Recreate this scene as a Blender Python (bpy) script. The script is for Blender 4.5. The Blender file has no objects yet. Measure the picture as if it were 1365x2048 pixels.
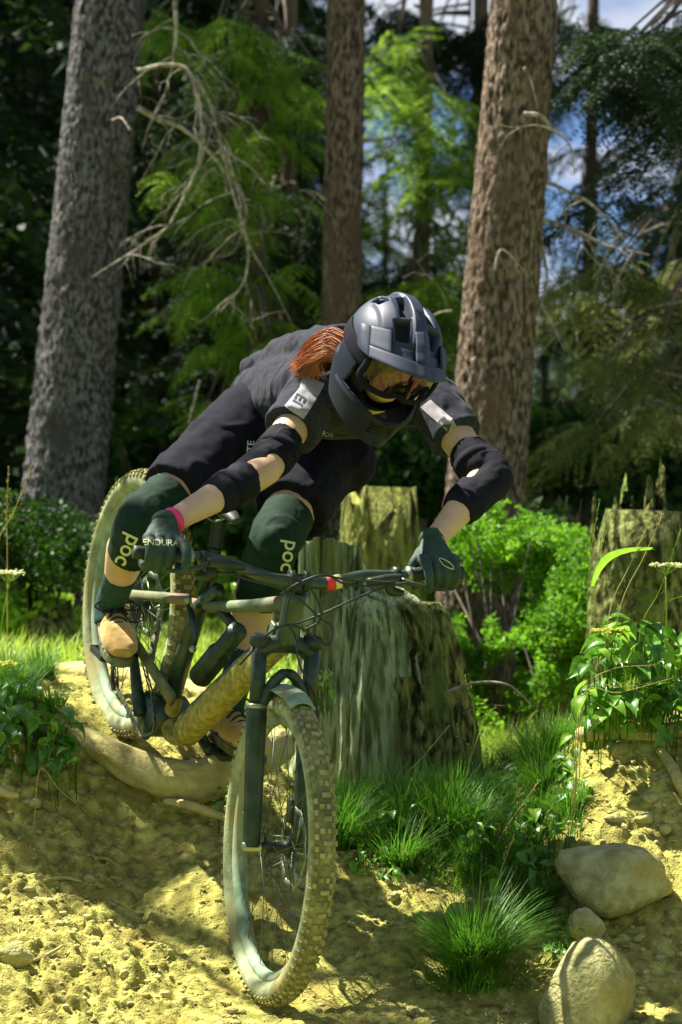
import bpy, bmesh, math, random
import numpy as np
from mathutils import Vector, Matrix, Euler
from mathutils.bvhtree import BVHTree
random.seed(7); RNG = np.random.default_rng(7)
SC = bpy.context.scene; COL = SC.collection
R = math.radians
# ------------------------------------------------------------------ camera, sky, sun, exposure
CAM = Vector((0, 0, 1.2)); FPX = 5028.0
cd = bpy.data.cameras.new('camera'); cam = bpy.data.objects.new('camera', cd); COL.objects.link(cam)
cam.location = CAM; cam.rotation_euler = (R(90), 0, 0)
cd.sensor_fit = 'VERTICAL'; cd.sensor_height = 36; cd.sensor_width = 24; cd.lens = 36*FPX/2048
cd.clip_start = .1; cd.clip_end = 2000
cd.dof.use_dof = True; cd.dof.focus_distance = 6.25; cd.dof.aperture_fstop = 4.2
SC.camera = cam
SUN_D = Vector((.46, -.27, -.85)).normalized()          # the way the light travels
sl = bpy.data.lights.new('sun', 'SUN'); sl.energy = 5.0; sl.angle = R(.55); sl.color = (1, .955, .87)
so = bpy.data.objects.new('sun', sl); COL.objects.link(so); so.rotation_euler = SUN_D.to_track_quat('-Z', 'Y').to_euler()
W = bpy.data.worlds.new('World'); SC.world = W; W.use_nodes = True
nt = W.node_tree; nt.nodes.clear()
def N(nt, t, **k):
    n = nt.nodes.new(t)
    for a, b in k.items(): setattr(n, a, b)
    return n
sky = N(nt, 'ShaderNodeTexSky', sky_type='NISHITA'); sky.sun_disc = False
sky.sun_elevation = math.asin(-SUN_D.z); sky.sun_rotation = math.atan2(-SUN_D.x, -SUN_D.y)
sky.ozone_density = 3.0; sky.dust_density = .3; sky.air_density = 1.0; sky.altitude = 1200
tc = N(nt, 'ShaderNodeTexCoord'); mp = N(nt, 'ShaderNodeMapping'); mp.inputs['Scale'].default_value = (9, 9, 22)
cn = N(nt, 'ShaderNodeTexNoise'); cn.inputs['Scale'].default_value = 1.0; cn.inputs['Detail'].default_value = 7
cr = N(nt, 'ShaderNodeValToRGB'); cr.color_ramp.elements[0].position = .46; cr.color_ramp.elements[1].position = .62
mx = N(nt, 'ShaderNodeMixRGB'); mx.inputs[2].default_value = (8.5, 9.0, 10.0, 1)
tint = N(nt, 'ShaderNodeMixRGB', blend_type='MULTIPLY'); tint.inputs[0].default_value = 1; tint.inputs[2].default_value = (.75, .9, 1.2, 1)
bg = N(nt, 'ShaderNodeBackground'); bg.inputs[1].default_value = .031; wo = N(nt, 'ShaderNodeOutputWorld')
L = nt.links.new
L(tc.outputs['Generated'], mp.inputs[0]); L(mp.outputs[0], cn.inputs[0]); L(cn.outputs[0], cr.inputs[0]); L(cr.outputs[0], mx.inputs[0])
L(sky.outputs[0], tint.inputs[1]); L(tint.outputs[0], mx.inputs[1]); L(mx.outputs[0], bg.inputs[0]); L(bg.outputs[0], wo.inputs[0])
SC.view_settings.view_transform = 'Standard'; SC.view_settings.look = 'None'; SC.view_settings.gamma = 1
SC.view_settings.exposure = 1.6
SC.render.engine = 'CYCLES'
SC.cycles.max_bounces = 6; SC.cycles.transparent_max_bounces = 8

# ------------------------------------------------------------------ helpers
def P(x, y, D): return Vector(((x-682.5)/FPX*D, D, CAM.z+(1024-y)/FPX*D))
def sstep(a, b, x):
    t = np.clip((x-a)/(b-a), 0, 1); return t*t*(3-2*t)
def _h(ix, iy, iz, s):
    n = (ix*374761393 + iy*668265263 + iz*2147483647 + s*144665) & 0xffffffff
    n = ((n ^ (n >> 13))*1274126177) & 0xffffffff
    n = ((n ^ (n >> 16))*2246822519) & 0xffffffff
    return ((n ^ (n >> 15)) & 0xffffff)/float(0xffffff)
def vnoise(p, s=0):
    p = np.asarray(p, float); i = np.floor(p).astype(np.int64); f = p-i; f = f*f*(3-2*f); o = 0
    for dx in (0, 1):
        for dy in (0, 1):
            for dz in (0, 1):
                w = (f[:,0] if dx else 1-f[:,0])*(f[:,1] if dy else 1-f[:,1])*(f[:,2] if dz else 1-f[:,2])
                o = o+w*_h(i[:,0]+dx, i[:,1]+dy, i[:,2]+dz, s)
    return o*2-1
def fbm(p, octv=4, s=0, gain=.5):
    p = np.asarray(p, float); a = 1; o = 0
    for k in range(octv): o = o+a*vnoise(p*2**k+17.3*k, s+k); a *= gain
    return o
ORG = {}
def origin(o): return ORG.get(o.name, Vector((0,0,0))) if o else Vector((0,0,0))
def empty(name, loc=(0,0,0)):
    o = bpy.data.objects.new(name, None); COL.objects.link(o); o.location = loc; o.empty_display_size = .1
    ORG[o.name] = Vector(loc); return o
def tag(o, label=None, cat=None, group=None, kind=None):
    if label: o['label'] = label
    if cat: o['category'] = cat
    if group: o['group'] = group
    if kind: o['kind'] = kind
    return o
class MB:
    def __init__(s): s.v = []; s.f = []; s.m = []; s.n = 0
    def add(s, v, f, m=0):
        v = np.asarray(v, float).reshape(-1, 3); s.v.append(v)
        for q in f: s.f.append([i+s.n for i in q])
        s.m += [m]*len(f); s.n += len(v); return s
    def verts(s): return np.concatenate(s.v) if s.v else np.zeros((0,3))
def mesh_obj(name, mb, mats, parent=None, smooth=True, org=None):
    if isinstance(mb, tuple): t = MB(); t.add(*mb); mb = t
    o0 = Vector(org) if org is not None else origin(parent)
    v = mb.verts()-np.array(o0)
    me = bpy.data.meshes.new(name); me.from_pydata(v.tolist(), [], mb.f)
    if not isinstance(mats, (list, tuple)): mats = [mats]
    for m in mats: me.materials.append(m)
    if len(mats) > 1: me.polygons.foreach_set('material_index', mb.m)
    if smooth: me.polygons.foreach_set('use_smooth', [True]*len(me.polygons))
    me.update(); o = bpy.data.objects.new(name, me); COL.objects.link(o)
    if parent: o.parent = parent
    elif org is not None: o.location = o0
    ORG[o.name] = o0
    return o
def tri_obj(name, T, mat, parent=None, org=None):
    """T: (n,3,3) triangles"""
    o0 = np.array(Vector(org) if org is not None else origin(parent)); T = np.asarray(T)-o0; n = len(T)
    me = bpy.data.meshes.new(name); me.vertices.add(n*3); me.vertices.foreach_set('co', T.reshape(-1))
    me.loops.add(n*3); me.loops.foreach_set('vertex_index', np.arange(n*3, dtype=np.int32))
    me.polygons.add(n); me.polygons.foreach_set('loop_start', np.arange(0, n*3, 3, dtype=np.int32))
    me.materials.append(mat); me.update(calc_edges=True); o = bpy.data.objects.new(name, me); COL.objects.link(o)
    if parent: o.parent = parent
    elif org is not None: o.location = o0
    ORG[o.name] = Vector(o0); return o
def frames(pts, wd=None):
    pts = [Vector(p) for p in pts]; T = []
    for i in range(len(pts)):
        a = pts[max(i-1, 0)]; b = pts[min(i+1, len(pts)-1)]; T.append((b-a).normalized())
    fr = []; u = Vector(wd) if wd is not None else (Vector((0,0,1)) if abs(T[0].z) < .9 else Vector((1,0,0))).cross(T[0])
    for t in T:
        if wd is not None: u = Vector(wd)
        u = (u-t*u.dot(t)).normalized(); fr.append((u, t.cross(u).normalized()))
    return pts, fr
def tube(pts, rad, n=10, wd=None, rd=None, cap=True, sq=1.0):
    pts, fr = frames(pts, wd)
    if not hasattr(rad, '__len__'): rad = [rad]*len(pts)
    if rd is None: rd = rad
    elif not hasattr(rd, '__len__'): rd = [rd]*len(pts)
    v = []; f = []
    def se(c): return math.copysign(abs(c)**sq, c)
    for (p, (u, w), a, b) in zip(pts, fr, rad, rd):
        for k in range(n):
            t = 2*math.pi*k/n; v.append(p+u*(a*se(math.cos(t)))+w*(b*se(math.sin(t))))
    m = len(pts)
    for i in range(m-1):
        for k in range(n):
            k2 = (k+1) % n; f.append((i*n+k, i*n+k2, (i+1)*n+k2, (i+1)*n+k))
    if cap:
        f.append(tuple(reversed(range(n)))); f.append(tuple((m-1)*n+k for k in range(n)))
    return [tuple(q) for q in v], f
def spline(pts, n=6):
    pts = [Vector(p) for p in pts]; q = [pts[0]*2-pts[1]]+pts+[pts[-1]*2-pts[-2]]; o = []
    for i in range(1, len(q)-2):
        for k in range(n):
            t = k/n; a, b, c, d = q[i-1], q[i], q[i+1], q[i+2]
            o.append(.5*((2*b)+(c-a)*t+(2*a-5*b+4*c-d)*t*t+(3*b-a-3*c+d)*t**3))
    o.append(pts[-1]); return o
def lerp_list(r, n):
    r = list(r); x = np.linspace(0, len(r)-1, n); return list(np.interp(x, range(len(r)), r))
def stube(pts, rad, k=6, n=10, **kw):
    s = spline(pts, k); rad = lerp_list(rad, len(s)) if hasattr(rad, '__len__') else rad
    if kw.get('rd') is not None and hasattr(kw['rd'], '__len__'): kw['rd'] = lerp_list(kw['rd'], len(s))
    return tube(s, rad, n, **kw)
def sphere(c, r, M=None, nu=16, nv=10):
    rx, ry, rz = (r, r, r) if not hasattr(r, '__len__') else r
    v = []; f = []
    for i in range(nv+1):
        a = math.pi*i/nv
        for k in range(nu):
            b = 2*math.pi*k/nu; q = Vector((rx*math.sin(a)*math.cos(b), ry*math.sin(a)*math.sin(b), rz*math.cos(a)))
            if M: q = M @ q
            v.append(tuple(q+Vector(c)))
    for i in range(nv):
        for k in range(nu):
            k2 = (k+1) % nu; f.append((i*nu+k, (i+1)*nu+k, (i+1)*nu+k2, i*nu+k2))
    return v, f
def box(c, ax, h):
    """ax: three unit vectors, h: half sizes"""
    c = Vector(c); v = []
    for sx in (-1, 1):
        for sy in (-1, 1):
            for sz in (-1, 1): v.append(tuple(c+ax[0]*(sx*h[0])+ax[1]*(sy*h[1])+ax[2]*(sz*h[2])))
    return v, [(0,1,3,2),(4,6,7,5),(0,4,5,1),(2,3,7,6),(0,2,6,4),(1,5,7,3)]
def bevel(o, w=.003, seg=2):
    m = o.modifiers.new('b', 'BEVEL'); m.width = w; m.segments = seg; m.limit_method = 'ANGLE'; return o
def remesh(name, mb, vox, mats, parent, it=6, noise=None, fac=.5):
    """union of closed pieces grown into one smooth skin"""
    me = bpy.data.meshes.new('t'); me.from_pydata(mb.verts().tolist(), [], mb.f); t = bpy.data.objects.new('t', me); COL.objects.link(t)
    m = t.modifiers.new('r', 'REMESH'); m.mode = 'VOXEL'; m.voxel_size = vox; m.use_smooth_shade = True
    s = t.modifiers.new('s', 'SMOOTH'); s.iterations = it; s.factor = fac
    dg = bpy.context.evaluated_depsgraph_get(); dg.update()
    me2 = bpy.data.meshes.new_from_object(t.evaluated_get(dg)); bpy.data.objects.remove(t); me2.name = name
    n = len(me2.vertices); co = np.empty(n*3); me2.vertices.foreach_get('co', co); co = co.reshape(-1, 3)
    if noise is not None:
        no = np.empty(n*3); me2.vertices.foreach_get('normal', no); co = co+no.reshape(-1, 3)*noise(co)[:, None]
    o0 = origin(parent); me2.vertices.foreach_set('co', (co-np.array(o0)).reshape(-1))
    me2.materials.clear()
    if not isinstance(mats, (list, tuple)): mats = [mats]
    for q in mats: me2.materials.append(q)
    me2.polygons.foreach_set('use_smooth', [True]*len(me2.polygons)); me2.update()
    o = bpy.data.objects.new(name, me2); COL.objects.link(o); o.parent = parent; ORG[o.name] = o0
    return o
def paint(o, idx, test):
    """give another material to the faces whose world centre passes the test"""
    me = o.data; n = len(me.polygons); c = np.empty(n*3); me.polygons.foreach_get('center', c); c = c.reshape(-1, 3)+np.array(ORG[o.name])
    mi = np.zeros(n, dtype=np.int32); me.polygons.foreach_get('material_index', mi); mi[test(c)] = idx; me.polygons.foreach_set('material_index', mi); me.update()

# ------------------------------------------------------------------ materials
def mat(name, c1, c2=None, rough=.7, scale=8, stretch=(1,1,1), bump=0, bscale=None, metal=0, detail=5, lo=.35, hi=.65, transl=0, spec=.5, c3=None, s3=2.0, coat=0, sheen=0, bdist=.01):
    m = bpy.data.materials.new(name); m.use_nodes = True; t = m.node_tree; b = t.nodes['Principled BSDF']; l = t.links.new
    b.inputs['Roughness'].default_value = rough; b.inputs['Metallic'].default_value = metal; b.inputs['Specular IOR Level'].default_value = spec
    if coat: b.inputs['Coat Weight'].default_value = coat; b.inputs['Coat Roughness'].default_value = .15
    if sheen: b.inputs['Sheen Weight'].default_value = sheen
    tc = N(t, 'ShaderNodeTexCoord'); mp = N(t, 'ShaderNodeMapping'); mp.inputs['Scale'].default_value = stretch; l(tc.outputs['Object'], mp.inputs[0])
    col = None
    if c2 is None: b.inputs['Base Color'].default_value = (*c1, 1)
    else:
        n = N(t, 'ShaderNodeTexNoise'); n.inputs['Scale'].default_value = scale; n.inputs['Detail'].default_value = detail; l(mp.outputs[0], n.inputs[0])
        r = N(t, 'ShaderNodeValToRGB'); r.color_ramp.elements[0].position = lo; r.color_ramp.elements[1].position = hi
        r.color_ramp.elements[0].color = (*c1, 1); r.color_ramp.elements[1].color = (*c2, 1); l(n.outputs[0], r.inputs[0]); col = r.outputs[0]
        if c3 is not None:
            n3 = N(t, 'ShaderNodeTexNoise'); n3.inputs['Scale'].default_value = s3; n3.inputs['Detail'].default_value = 4; l(mp.outputs[0], n3.inputs[0])
            r3 = N(t, 'ShaderNodeValToRGB'); r3.color_ramp.elements[0].position = .5; r3.color_ramp.elements[1].position = .66; l(n3.outputs[0], r3.inputs[0])
            x = N(t, 'ShaderNodeMixRGB'); l(r3.outputs[0], x.inputs[0]); l(col, x.inputs[1]); x.inputs[2].default_value = (*c3, 1); col = x.outputs[0]
        l(col, b.inputs['Base Color'])
    if bump:
        n2 = N(t, 'ShaderNodeTexNoise'); n2.inputs['Scale'].default_value = bscale or scale*3; n2.inputs['Detail'].default_value = 6; l(mp.outputs[0], n2.inputs[0])
        bu = N(t, 'ShaderNodeBump'); bu.inputs['Strength'].default_value = bump; bu.inputs['Distance'].default_value = bdist; l(n2.outputs[0], bu.inputs['Height']); l(bu.outputs[0], b.inputs['Normal'])
    if transl:
        tr = N(t, 'ShaderNodeBsdfTranslucent'); ms = N(t, 'ShaderNodeMixShader'); ms.inputs[0].default_value = transl
        if col is None: tr.inputs[0].default_value = (min(1, c1[0]*1.3), min(1, c1[1]*1.4), c1[2], 1)
        else: l(col, tr.inputs[0])
        l(b.outputs[0], ms.inputs[1]); l(tr.outputs[0], ms.inputs[2]); l(ms.outputs[0], t.nodes['Material Output'].inputs[0])
    return m
M = {}
M['dirt'] = mat('dirt', (.17,.155,.032), (.52,.49,.115), .95, 30, bump=1, bscale=170, c3=(.27,.23,.05), s3=7, detail=10, spec=.15, bdist=.006)
M['ground'] = mat('meadow_ground', (.07,.11,.012), (.16,.24,.03), .95, 1.2, bump=.8, bscale=20, c3=(.22,.2,.06), s3=.4, spec=.1)
M['stone'] = mat('stone', (.26,.25,.09), (.50,.47,.2), .9, 26, bump=1, bscale=90, c3=(.38,.33,.10), s3=9, spec=.2, detail=9)
M['pebble'] = mat('pebble', (.26,.235,.075), (.5,.45,.17), .9, 30, spec=.2)
M['root'] = mat('weathered_root', (.33,.28,.09), (.56,.49,.18), .85, 14, (1,1,1), bump=.8, bscale=60, spec=.2)
M['bark_grey'] = mat('grey_spruce_bark', (.035,.032,.034), (.22,.205,.205), .95, 62, (1,1,.5), bump=1, bscale=90, c3=(.085,.075,.07), s3=6, detail=9, spec=.15, bdist=.03, lo=.4, hi=.62)
M['bark_brown'] = mat('brown_spruce_bark', (.055,.037,.026), (.32,.235,.17), .95, 58, (1,1,.4), bump=1, bscale=90, c3=(.15,.1,.068), s3=7, detail=9, spec=.15, bdist=.03, lo=.4, hi=.62)
M['bark_far'] = mat('dark_bark', (.05,.038,.026), (.16,.115,.08), .95, 8, (1,1,.3), bump=.6, spec=.1, bdist=.03)
M['bark_green'] = mat('mossy_bark', (.03,.032,.008), (.26,.28,.085), .95, 42, (1,1,.45), bump=1, bscale=75, c3=(.13,.18,.04), s3=9, spec=.1, bdist=.03, lo=.4, hi=.62)
M['stump_wood'] = mat('weathered_stump_wood', (.10,.12,.045), (.44,.54,.29), .9, 60, (1,1,.11), bump=1, bscale=110, c3=(.17,.20,.06), s3=10, detail=10, spec=.15, bdist=.02, lo=.4, hi=.58)
M['pale_trunk'] = mat('pale_snag', (.10,.11,.025), (.30,.32,.08), .9, 36, (1,1,.3), bump=1, bdist=.02, spec=.1)
M['twig'] = mat('dead_twig', (.13,.105,.075), (.46,.40,.32), .95, 40)
M['twig_dark'] = mat('live_branch', (.07,.055,.04), (.16,.13,.09), .9, 20)
M['needle'] = mat('shaded_spruce_needles', (.007,.018,.005), (.028,.06,.011), .6, 2.2, transl=.35, spec=.3)  # forest shade is put into this near-black needle colour
M['needle_sunlit'] = mat('sunlit_spruce_needles', (.05,.14,.012), (.36,.54,.05), .55, 6, transl=.5, spec=.3)  # sunlight on the nearer boughs is put into this paler needle colour
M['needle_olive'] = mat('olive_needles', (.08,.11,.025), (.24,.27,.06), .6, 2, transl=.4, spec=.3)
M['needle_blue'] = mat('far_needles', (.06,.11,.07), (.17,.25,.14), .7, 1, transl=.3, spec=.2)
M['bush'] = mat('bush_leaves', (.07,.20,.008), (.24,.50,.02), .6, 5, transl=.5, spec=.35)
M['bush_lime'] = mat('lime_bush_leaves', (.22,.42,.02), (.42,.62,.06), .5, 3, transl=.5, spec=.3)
M['bush_dark'] = mat('shaded_bush_leaves', (.014,.045,.004), (.045,.12,.008), .6, 3, transl=.35, spec=.3)  # shade of the undergrowth is put into this darker leaf colour
M['grass'] = mat('grass_blades', (.02,.11,.006), (.13,.36,.02), .45, 26, transl=.45, spec=.4, c3=(.17,.24,.03), s3=38)
M['grass_lime'] = mat('lime_grass', (.2,.36,.02), (.4,.5,.06), .5, 9, transl=.5, spec=.35)
M['straw'] = mat('dry_grass', (.42,.36,.09), (.62,.55,.2), .7, 20, transl=.3)
M['leaf'] = mat('broad_leaf', (.05,.17,.01), (.14,.34,.025), .38, 9, transl=.35, spec=.6)
M['leaf_lime'] = mat('lime_leaf', (.18,.4,.02), (.32,.55,.05), .4, 9, transl=.5, spec=.5)
M['flower'] = mat('umbel_flowers', (.62,.68,.3), (.8,.82,.5), .7, 60, transl=.3)
M['yellow_flower'] = mat('yellow_umbel', (.55,.6,.06), (.75,.72,.1), .7, 60, transl=.3)
# rider
M['skin'] = mat('skin', (.52,.32,.185), (.63,.40,.23), .5, 14, bump=.1, bscale=120)
M['jersey'] = mat('grey_jersey', (.020,.021,.029), (.036,.037,.048), .95, 90, bump=.5, bscale=500, spec=.12, sheen=.06, bdist=.002)
M['jersey_lt'] = mat('light_grey_jersey', (.13,.13,.15), (.17,.17,.19), .9, 60, bump=.35, bscale=500, sheen=.3, bdist=.002)
M['print'] = mat('pale_sleeve_print', (.27,.26,.27), (.36,.345,.355), .8, 60)
M['black_fabric'] = mat('black_fabric', (.005,.005,.009), (.010,.010,.017), .9, 40, bump=.4, bscale=400, spec=.15, bdist=.002)
M['pad'] = mat('black_pad', (.006,.006,.009), (.013,.013,.018), .85, 30, spec=.15, bump=.5, bscale=300, bdist=.003)
M['pad_green'] = mat('dark_green_pad', (.005,.019,.009), (.011,.034,.016), .85, 30, spec=.2, bump=.4, bscale=300, bdist=.003)
M['glove'] = mat('dark_green_glove', (.010,.032,.016), (.022,.06,.03), .7, 40, bump=.3, bscale=400, bdist=.002)
M['sock'] = mat('green_sock', (.005,.035,.025), (.01,.06,.04), .9, 60, bump=.5, bscale=400, bdist=.002)
M['suede'] = mat('tan_suede', (.43,.26,.05), (.60,.38,.085), .95, 25, bump=.5, bscale=200, sheen=.3, bdist=.002)
M['sole'] = mat('shoe_sole', (.05,.065,.022), (.16,.17,.06), .85, 20, bump=.5, bscale=80)
M['lace'] = mat('black_lace', (.01,.014,.01), rough=.9)
M['logo'] = mat('pale_print', (.55,.58,.30), rough=.8)
M['logo_w'] = mat('white_print', (.7,.7,.72), rough=.8)
M['logo_d'] = mat('dark_print', (.04,.04,.055), rough=.8)
M['pink'] = mat('pink_tape', (.75,.03,.16), rough=.6)
M['red'] = mat('red_sticker', (.75,.03,.03), rough=.5)
M['cream'] = mat('cream_sticker', (.7,.62,.3), rough=.5)
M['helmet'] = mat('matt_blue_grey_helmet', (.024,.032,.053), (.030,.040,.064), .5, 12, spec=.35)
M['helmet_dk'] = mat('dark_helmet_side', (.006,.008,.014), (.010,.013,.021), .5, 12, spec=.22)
M['liner'] = mat('black_liner', (.006,.006,.008), rough=.9)
M['lens'] = mat('mirrored_lens', (.09,.065,.055), (.07,.025,.08), .05, 20, (2.5,1,.6), metal=1.0, detail=1)
M['hair_dk'] = mat('dark_auburn_hair', (.16,.035,.008), (.33,.085,.018), .4, 30, spec=.5)
M['hair'] = mat('auburn_hair', (.40,.095,.018), (.72,.24,.05), .42, 30, spec=.5, sheen=.2)
# bike
M['frame'] = mat('dark_green_frame', (.010,.034,.017), (.022,.058,.03), .38, 40, spec=.5, coat=.2, c3=(.045,.06,.025), s3=25)
M['frame_dust'] = mat('dusty_frame', (.24,.20,.04), (.44,.37,.08), .9, 60, (1,1,1), bump=.5, bscale=250, spec=.2)
M['frame_top'] = mat('dusty_green_tube', (.07,.1,.045), (.16,.2,.09), .7, 20, spec=.4, c3=(.24,.14,.08), s3=6)
M['fork'] = mat('fork_green_black', (.008,.022,.011), (.018,.042,.02), .42, 30, spec=.45, c3=(.035,.048,.022), s3=30)
M['metal'] = mat('grey_metal', (.22,.27,.17), (.34,.38,.26), .4, 20, metal=.8)
M['dark_metal'] = mat('dark_metal', (.02,.03,.018), (.05,.065,.035), .45, 20, metal=.5)
M['tyre'] = mat('dusty_tyre', (.17,.165,.06), (.32,.31,.12), .95, 18, spec=.15, bump=.3, bscale=120, c3=(.11,.12,.045), s3=8)
M['knob'] = mat('tyre_knobs', (.2,.19,.07), (.42,.39,.16), .95, 30, spec=.15)
M['sidewall'] = mat('dusty_sidewall', (.2,.23,.11), (.40,.44,.24), .9, 22, spec=.15, c3=(.33,.30,.12), s3=9, bump=.3, bscale=200)
M['rim'] = mat('dusty_rim', (.15,.23,.13), (.34,.44,.28), .8, 22, spec=.3, c3=(.28,.27,.12), s3=8)
M['spoke'] = mat('spoke', (.10,.13,.08), rough=.4, metal=.7)
M['rubber'] = mat('black_rubber', (.012,.02,.012), (.02,.03,.018), .6, 30)
M['cable'] = mat('cable', (.008,.018,.01), rough=.45)

# ------------------------------------------------------------------ terrain
CP = [(530,2010,6.0),(480,2060,5.7),(250,1486,6.93),(330,1500,6.9),(420,1545,6.85),(150,1470,6.9),
      (100,1600,6.68),(0,1700,6.45),(370,1850,6.3),(250,1800,6.42),(300,1690,6.66),(430,1700,6.6),(150,1720,6.5),
      (0,1850,6.1),(0,2048,5.7),(200,2048,5.75),(200,1900,6.08),(100,1790,6.3),(440,1780,6.4),
      (60,1450,6.85),(80,1362,7.5),(200,1356,7.8),(300,1372,7.6),(450,1420,7.3),(0,1350,7.9),
      (700,1715,6.65),(740,1775,6.48),(900,1850,6.25),(1100,1960,6.0),(680,1900,6.15),(850,2048,5.7),(1060,2048,5.85),(560,1650,6.9),(620,1820,6.35),
      (1000,1690,6.75),(760,1600,7.3),(600,1560,7.4),(950,1600,7.5),(1100,1600,7.8),(1000,1780,6.5),(1110,1820,6.35),
      (1200,1450,6.85),(1365,1440,6.9),(1200,1655,6.5),(1365,1690,6.45),(1180,1830,6.25),(1365,1880,6.15),(1250,2048,5.8),(1120,1600,6.8),(1450,1480,6.8),(1450,1700,6.4)]
cp = []
for x, y, D in CP:
    q = P(x, y, D); cp.append((q.x, q.y, q.z))
for X in (-1.6, -.9, -.3, .3, .9, 1.6):
    cp += [(X, 5.0, -.1), (X, 4.2, -.22)]
    cp += [(X, 9.0, .62 if X < -.2 else .3 if X < 1.2 else .45), (X, 10.5, .6 if X < -.2 else .38)]
cp += [(-1.6, 6.0, .26), (-1.6, 7, .66), (1.7, 6.0, .2), (1.7, 7.0, .62), (-1.6, 8, .68), (1.6, 8, .5)]
cp = np.array(cp); _c = .12
_K = np.sqrt(((cp[:,None,:2]-cp[None,:,:2])**2).sum(-1)+_c*_c)
_wt = np.linalg.solve(_K+np.eye(len(cp))*1e-4, cp[:,2]-.3)
def Hn(X, Y):
    X = np.asarray(X, float); Y = np.asarray(Y, float); o = np.full(X.shape, .3)
    for (a, b, _), w in zip(cp, _wt): o = o+w*np.sqrt((X-a)**2+(Y-b)**2+_c*_c)
    return o
def H(X, Y):
    X = np.asarray(X, float); Y = np.asarray(Y, float)
    cx = np.clip(X, -1.5, 1.6); cy = np.clip(Y, 4.3, 10.2); d = np.hypot(X-cx, Y-cy); w = 1-sstep(0, 3.5, d)
    far = .5+.05*np.sin(X*.7+1)*np.cos(Y*.5)+.004*np.clip(Y-20, 0, 200)*0
    return np.where(w > 0, Hn(cx, cy)*w, 0)+far*(1-w)
def h1(x, y): return float(H(np.array([x]), np.array([y]))[0])
def ground_px(px, D):
    x = (px-682.5)/FPX*D; return Vector((x, D, h1(x, D)))
def grid_mesh(xs, ys, zf, name, m):
    X, Y = np.meshgrid(xs, ys); Z = zf(X.ravel(), Y.ravel()); v = np.stack([X.ravel(), Y.ravel(), Z], 1)
    nx, ny = len(xs), len(ys); i = np.arange(nx*ny).reshape(ny, nx)
    q = np.stack([i[:-1,:-1], i[:-1,1:], i[1:,1:], i[1:,:-1]], -1).reshape(-1, 4)
    me = bpy.data.meshes.new(name); me.vertices.add(len(v)); me.vertices.foreach_set('co', v.ravel())
    me.loops.add(q.size); me.loops.foreach_set('vertex_index', q.ravel().astype(np.int32))
    me.polygons.add(len(q)); me.polygons.foreach_set('loop_start', np.arange(0, q.size, 4, dtype=np.int32)); me.polygons.foreach_set('use_smooth', [True]*len(q))
    me.materials.append(m); me.update(calc_edges=True); o = bpy.data.objects.new(name, me); COL.objects.link(o); o['kind'] = 'structure'; return o, v
def near_z(X, Y):
    z = H(X, Y); p = np.stack([X, Y, z], 1)
    # worn trail is smoother than the banks
    tx = -.17+(Y-6.0)*-.42; trail = np.exp(-((X-tx)/.16)**2)
    rt = sstep(.1, .35, X)*(1-sstep(.5, .62, X))*(1-sstep(6.1, 6.35, Y)); sm = np.clip(trail*.75+rt*.6, 0, .85); A = 1-sm
    n1 = fbm(p*3.2, 3, 1)*.013; c = fbm(p*np.array([13,13,13]), 5, 5, .62); n2 = (np.abs(c)**.8)*np.sign(c)*.0095
    n3 = fbm(p*42, 3, 9)*.0085; cr = -np.clip(.12-np.abs(vnoise(p*9, 33)), 0, .12)*.09
    leftm = 1+.45*(1-sstep(-.45, -.25, X))
    return z+n1*A*.9+(n2*A+cr*A)*leftm+n3*(.45+.55*A)*leftm
ys = np.concatenate([np.arange(4.6, 7.3, .0062), np.arange(7.3, 9.6, .02)])
bank, _v = grid_mesh(np.arange(-1.3, 1.5, .0062), ys, near_z, 'dirt_bank', M['dirt'])
xs = np.concatenate([np.linspace(-150, -9, 40), np.arange(-8.5, 9, .25), np.linspace(9.2, 150, 40)]); ysf = np.concatenate([np.linspace(-15, 3.5, 12), np.arange(4, 26, .25), np.linspace(27, 260, 60)])
def far_z(X, Y):
    z = H(X, Y); ins = (X > -1.35) & (X < 1.55) & (Y > 4.5) & (Y < 9.7)
    return np.where(ins, z-.06, z-.004)+np.where(ins, 0, fbm(np.stack([X, Y, X*0], 1)*.9, 3, 3)*.03)
gr, _ = grid_mesh(xs, ysf, far_z, 'ground', M['ground'])
bvh_bank = BVHTree.FromObject(bank, bpy.context.evaluated_depsgraph_get())
def onbank(x, y):
    r = bvh_bank.ray_cast(Vector((x, y, 3)), Vector((0, 0, -1))); return r[0] if r[0] else Vector((x, y, h1(x, y)))
def hit_px(px, py, bv=None):
    d = (P(px, py, 1)-CAM).normalized(); r = (bv or bvh_bank).ray_cast(CAM, d); return r[0]

# pebbles and clods
def ico(sub=1):
    bm = bmesh.new(); bmesh.ops.create_icosphere(bm, subdivisions=sub, radius=1); v = np.array([w.co[:] for w in bm.verts]); f = np.array([[q.index for q in g.verts] for g in bm.faces]); bm.free(); return v, f
IV, IF = ico(1); IV2, IF2 = ico(3)
T = []
for _ in range(10500):
    x = RNG.uniform(-1.15, 1.15); y = RNG.uniform(5.3, 7.2)
    tr = math.exp(-((x+.17+(y-6)*.42)/.16)**2)
    if RNG.random() < tr*.7: continue
    p = onbank(x, y); s = .0018+.0095*RNG.random()**5; sc = np.array([s*RNG.uniform(.7,1.5), s*RNG.uniform(.7,1.4), s*RNG.uniform(.5,.9)])
    v = IV*(1+RNG.uniform(-.22,.22,(len(IV),1)))*sc; a = RNG.uniform(0, 6.28); ca, sa = math.cos(a), math.sin(a)
    v = v @ np.array([[ca,sa,0],[-sa,ca,0],[0,0,1]])+np.array(p)+[0,0,s*.25]; T.append(v[IF])
g = tri_obj('gravel', np.concatenate(T), M['pebble']); tag(g, 'small ochre pebbles and clods scattered over the dirt bank', 'gravel', kind='stuff')
T = []
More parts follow.
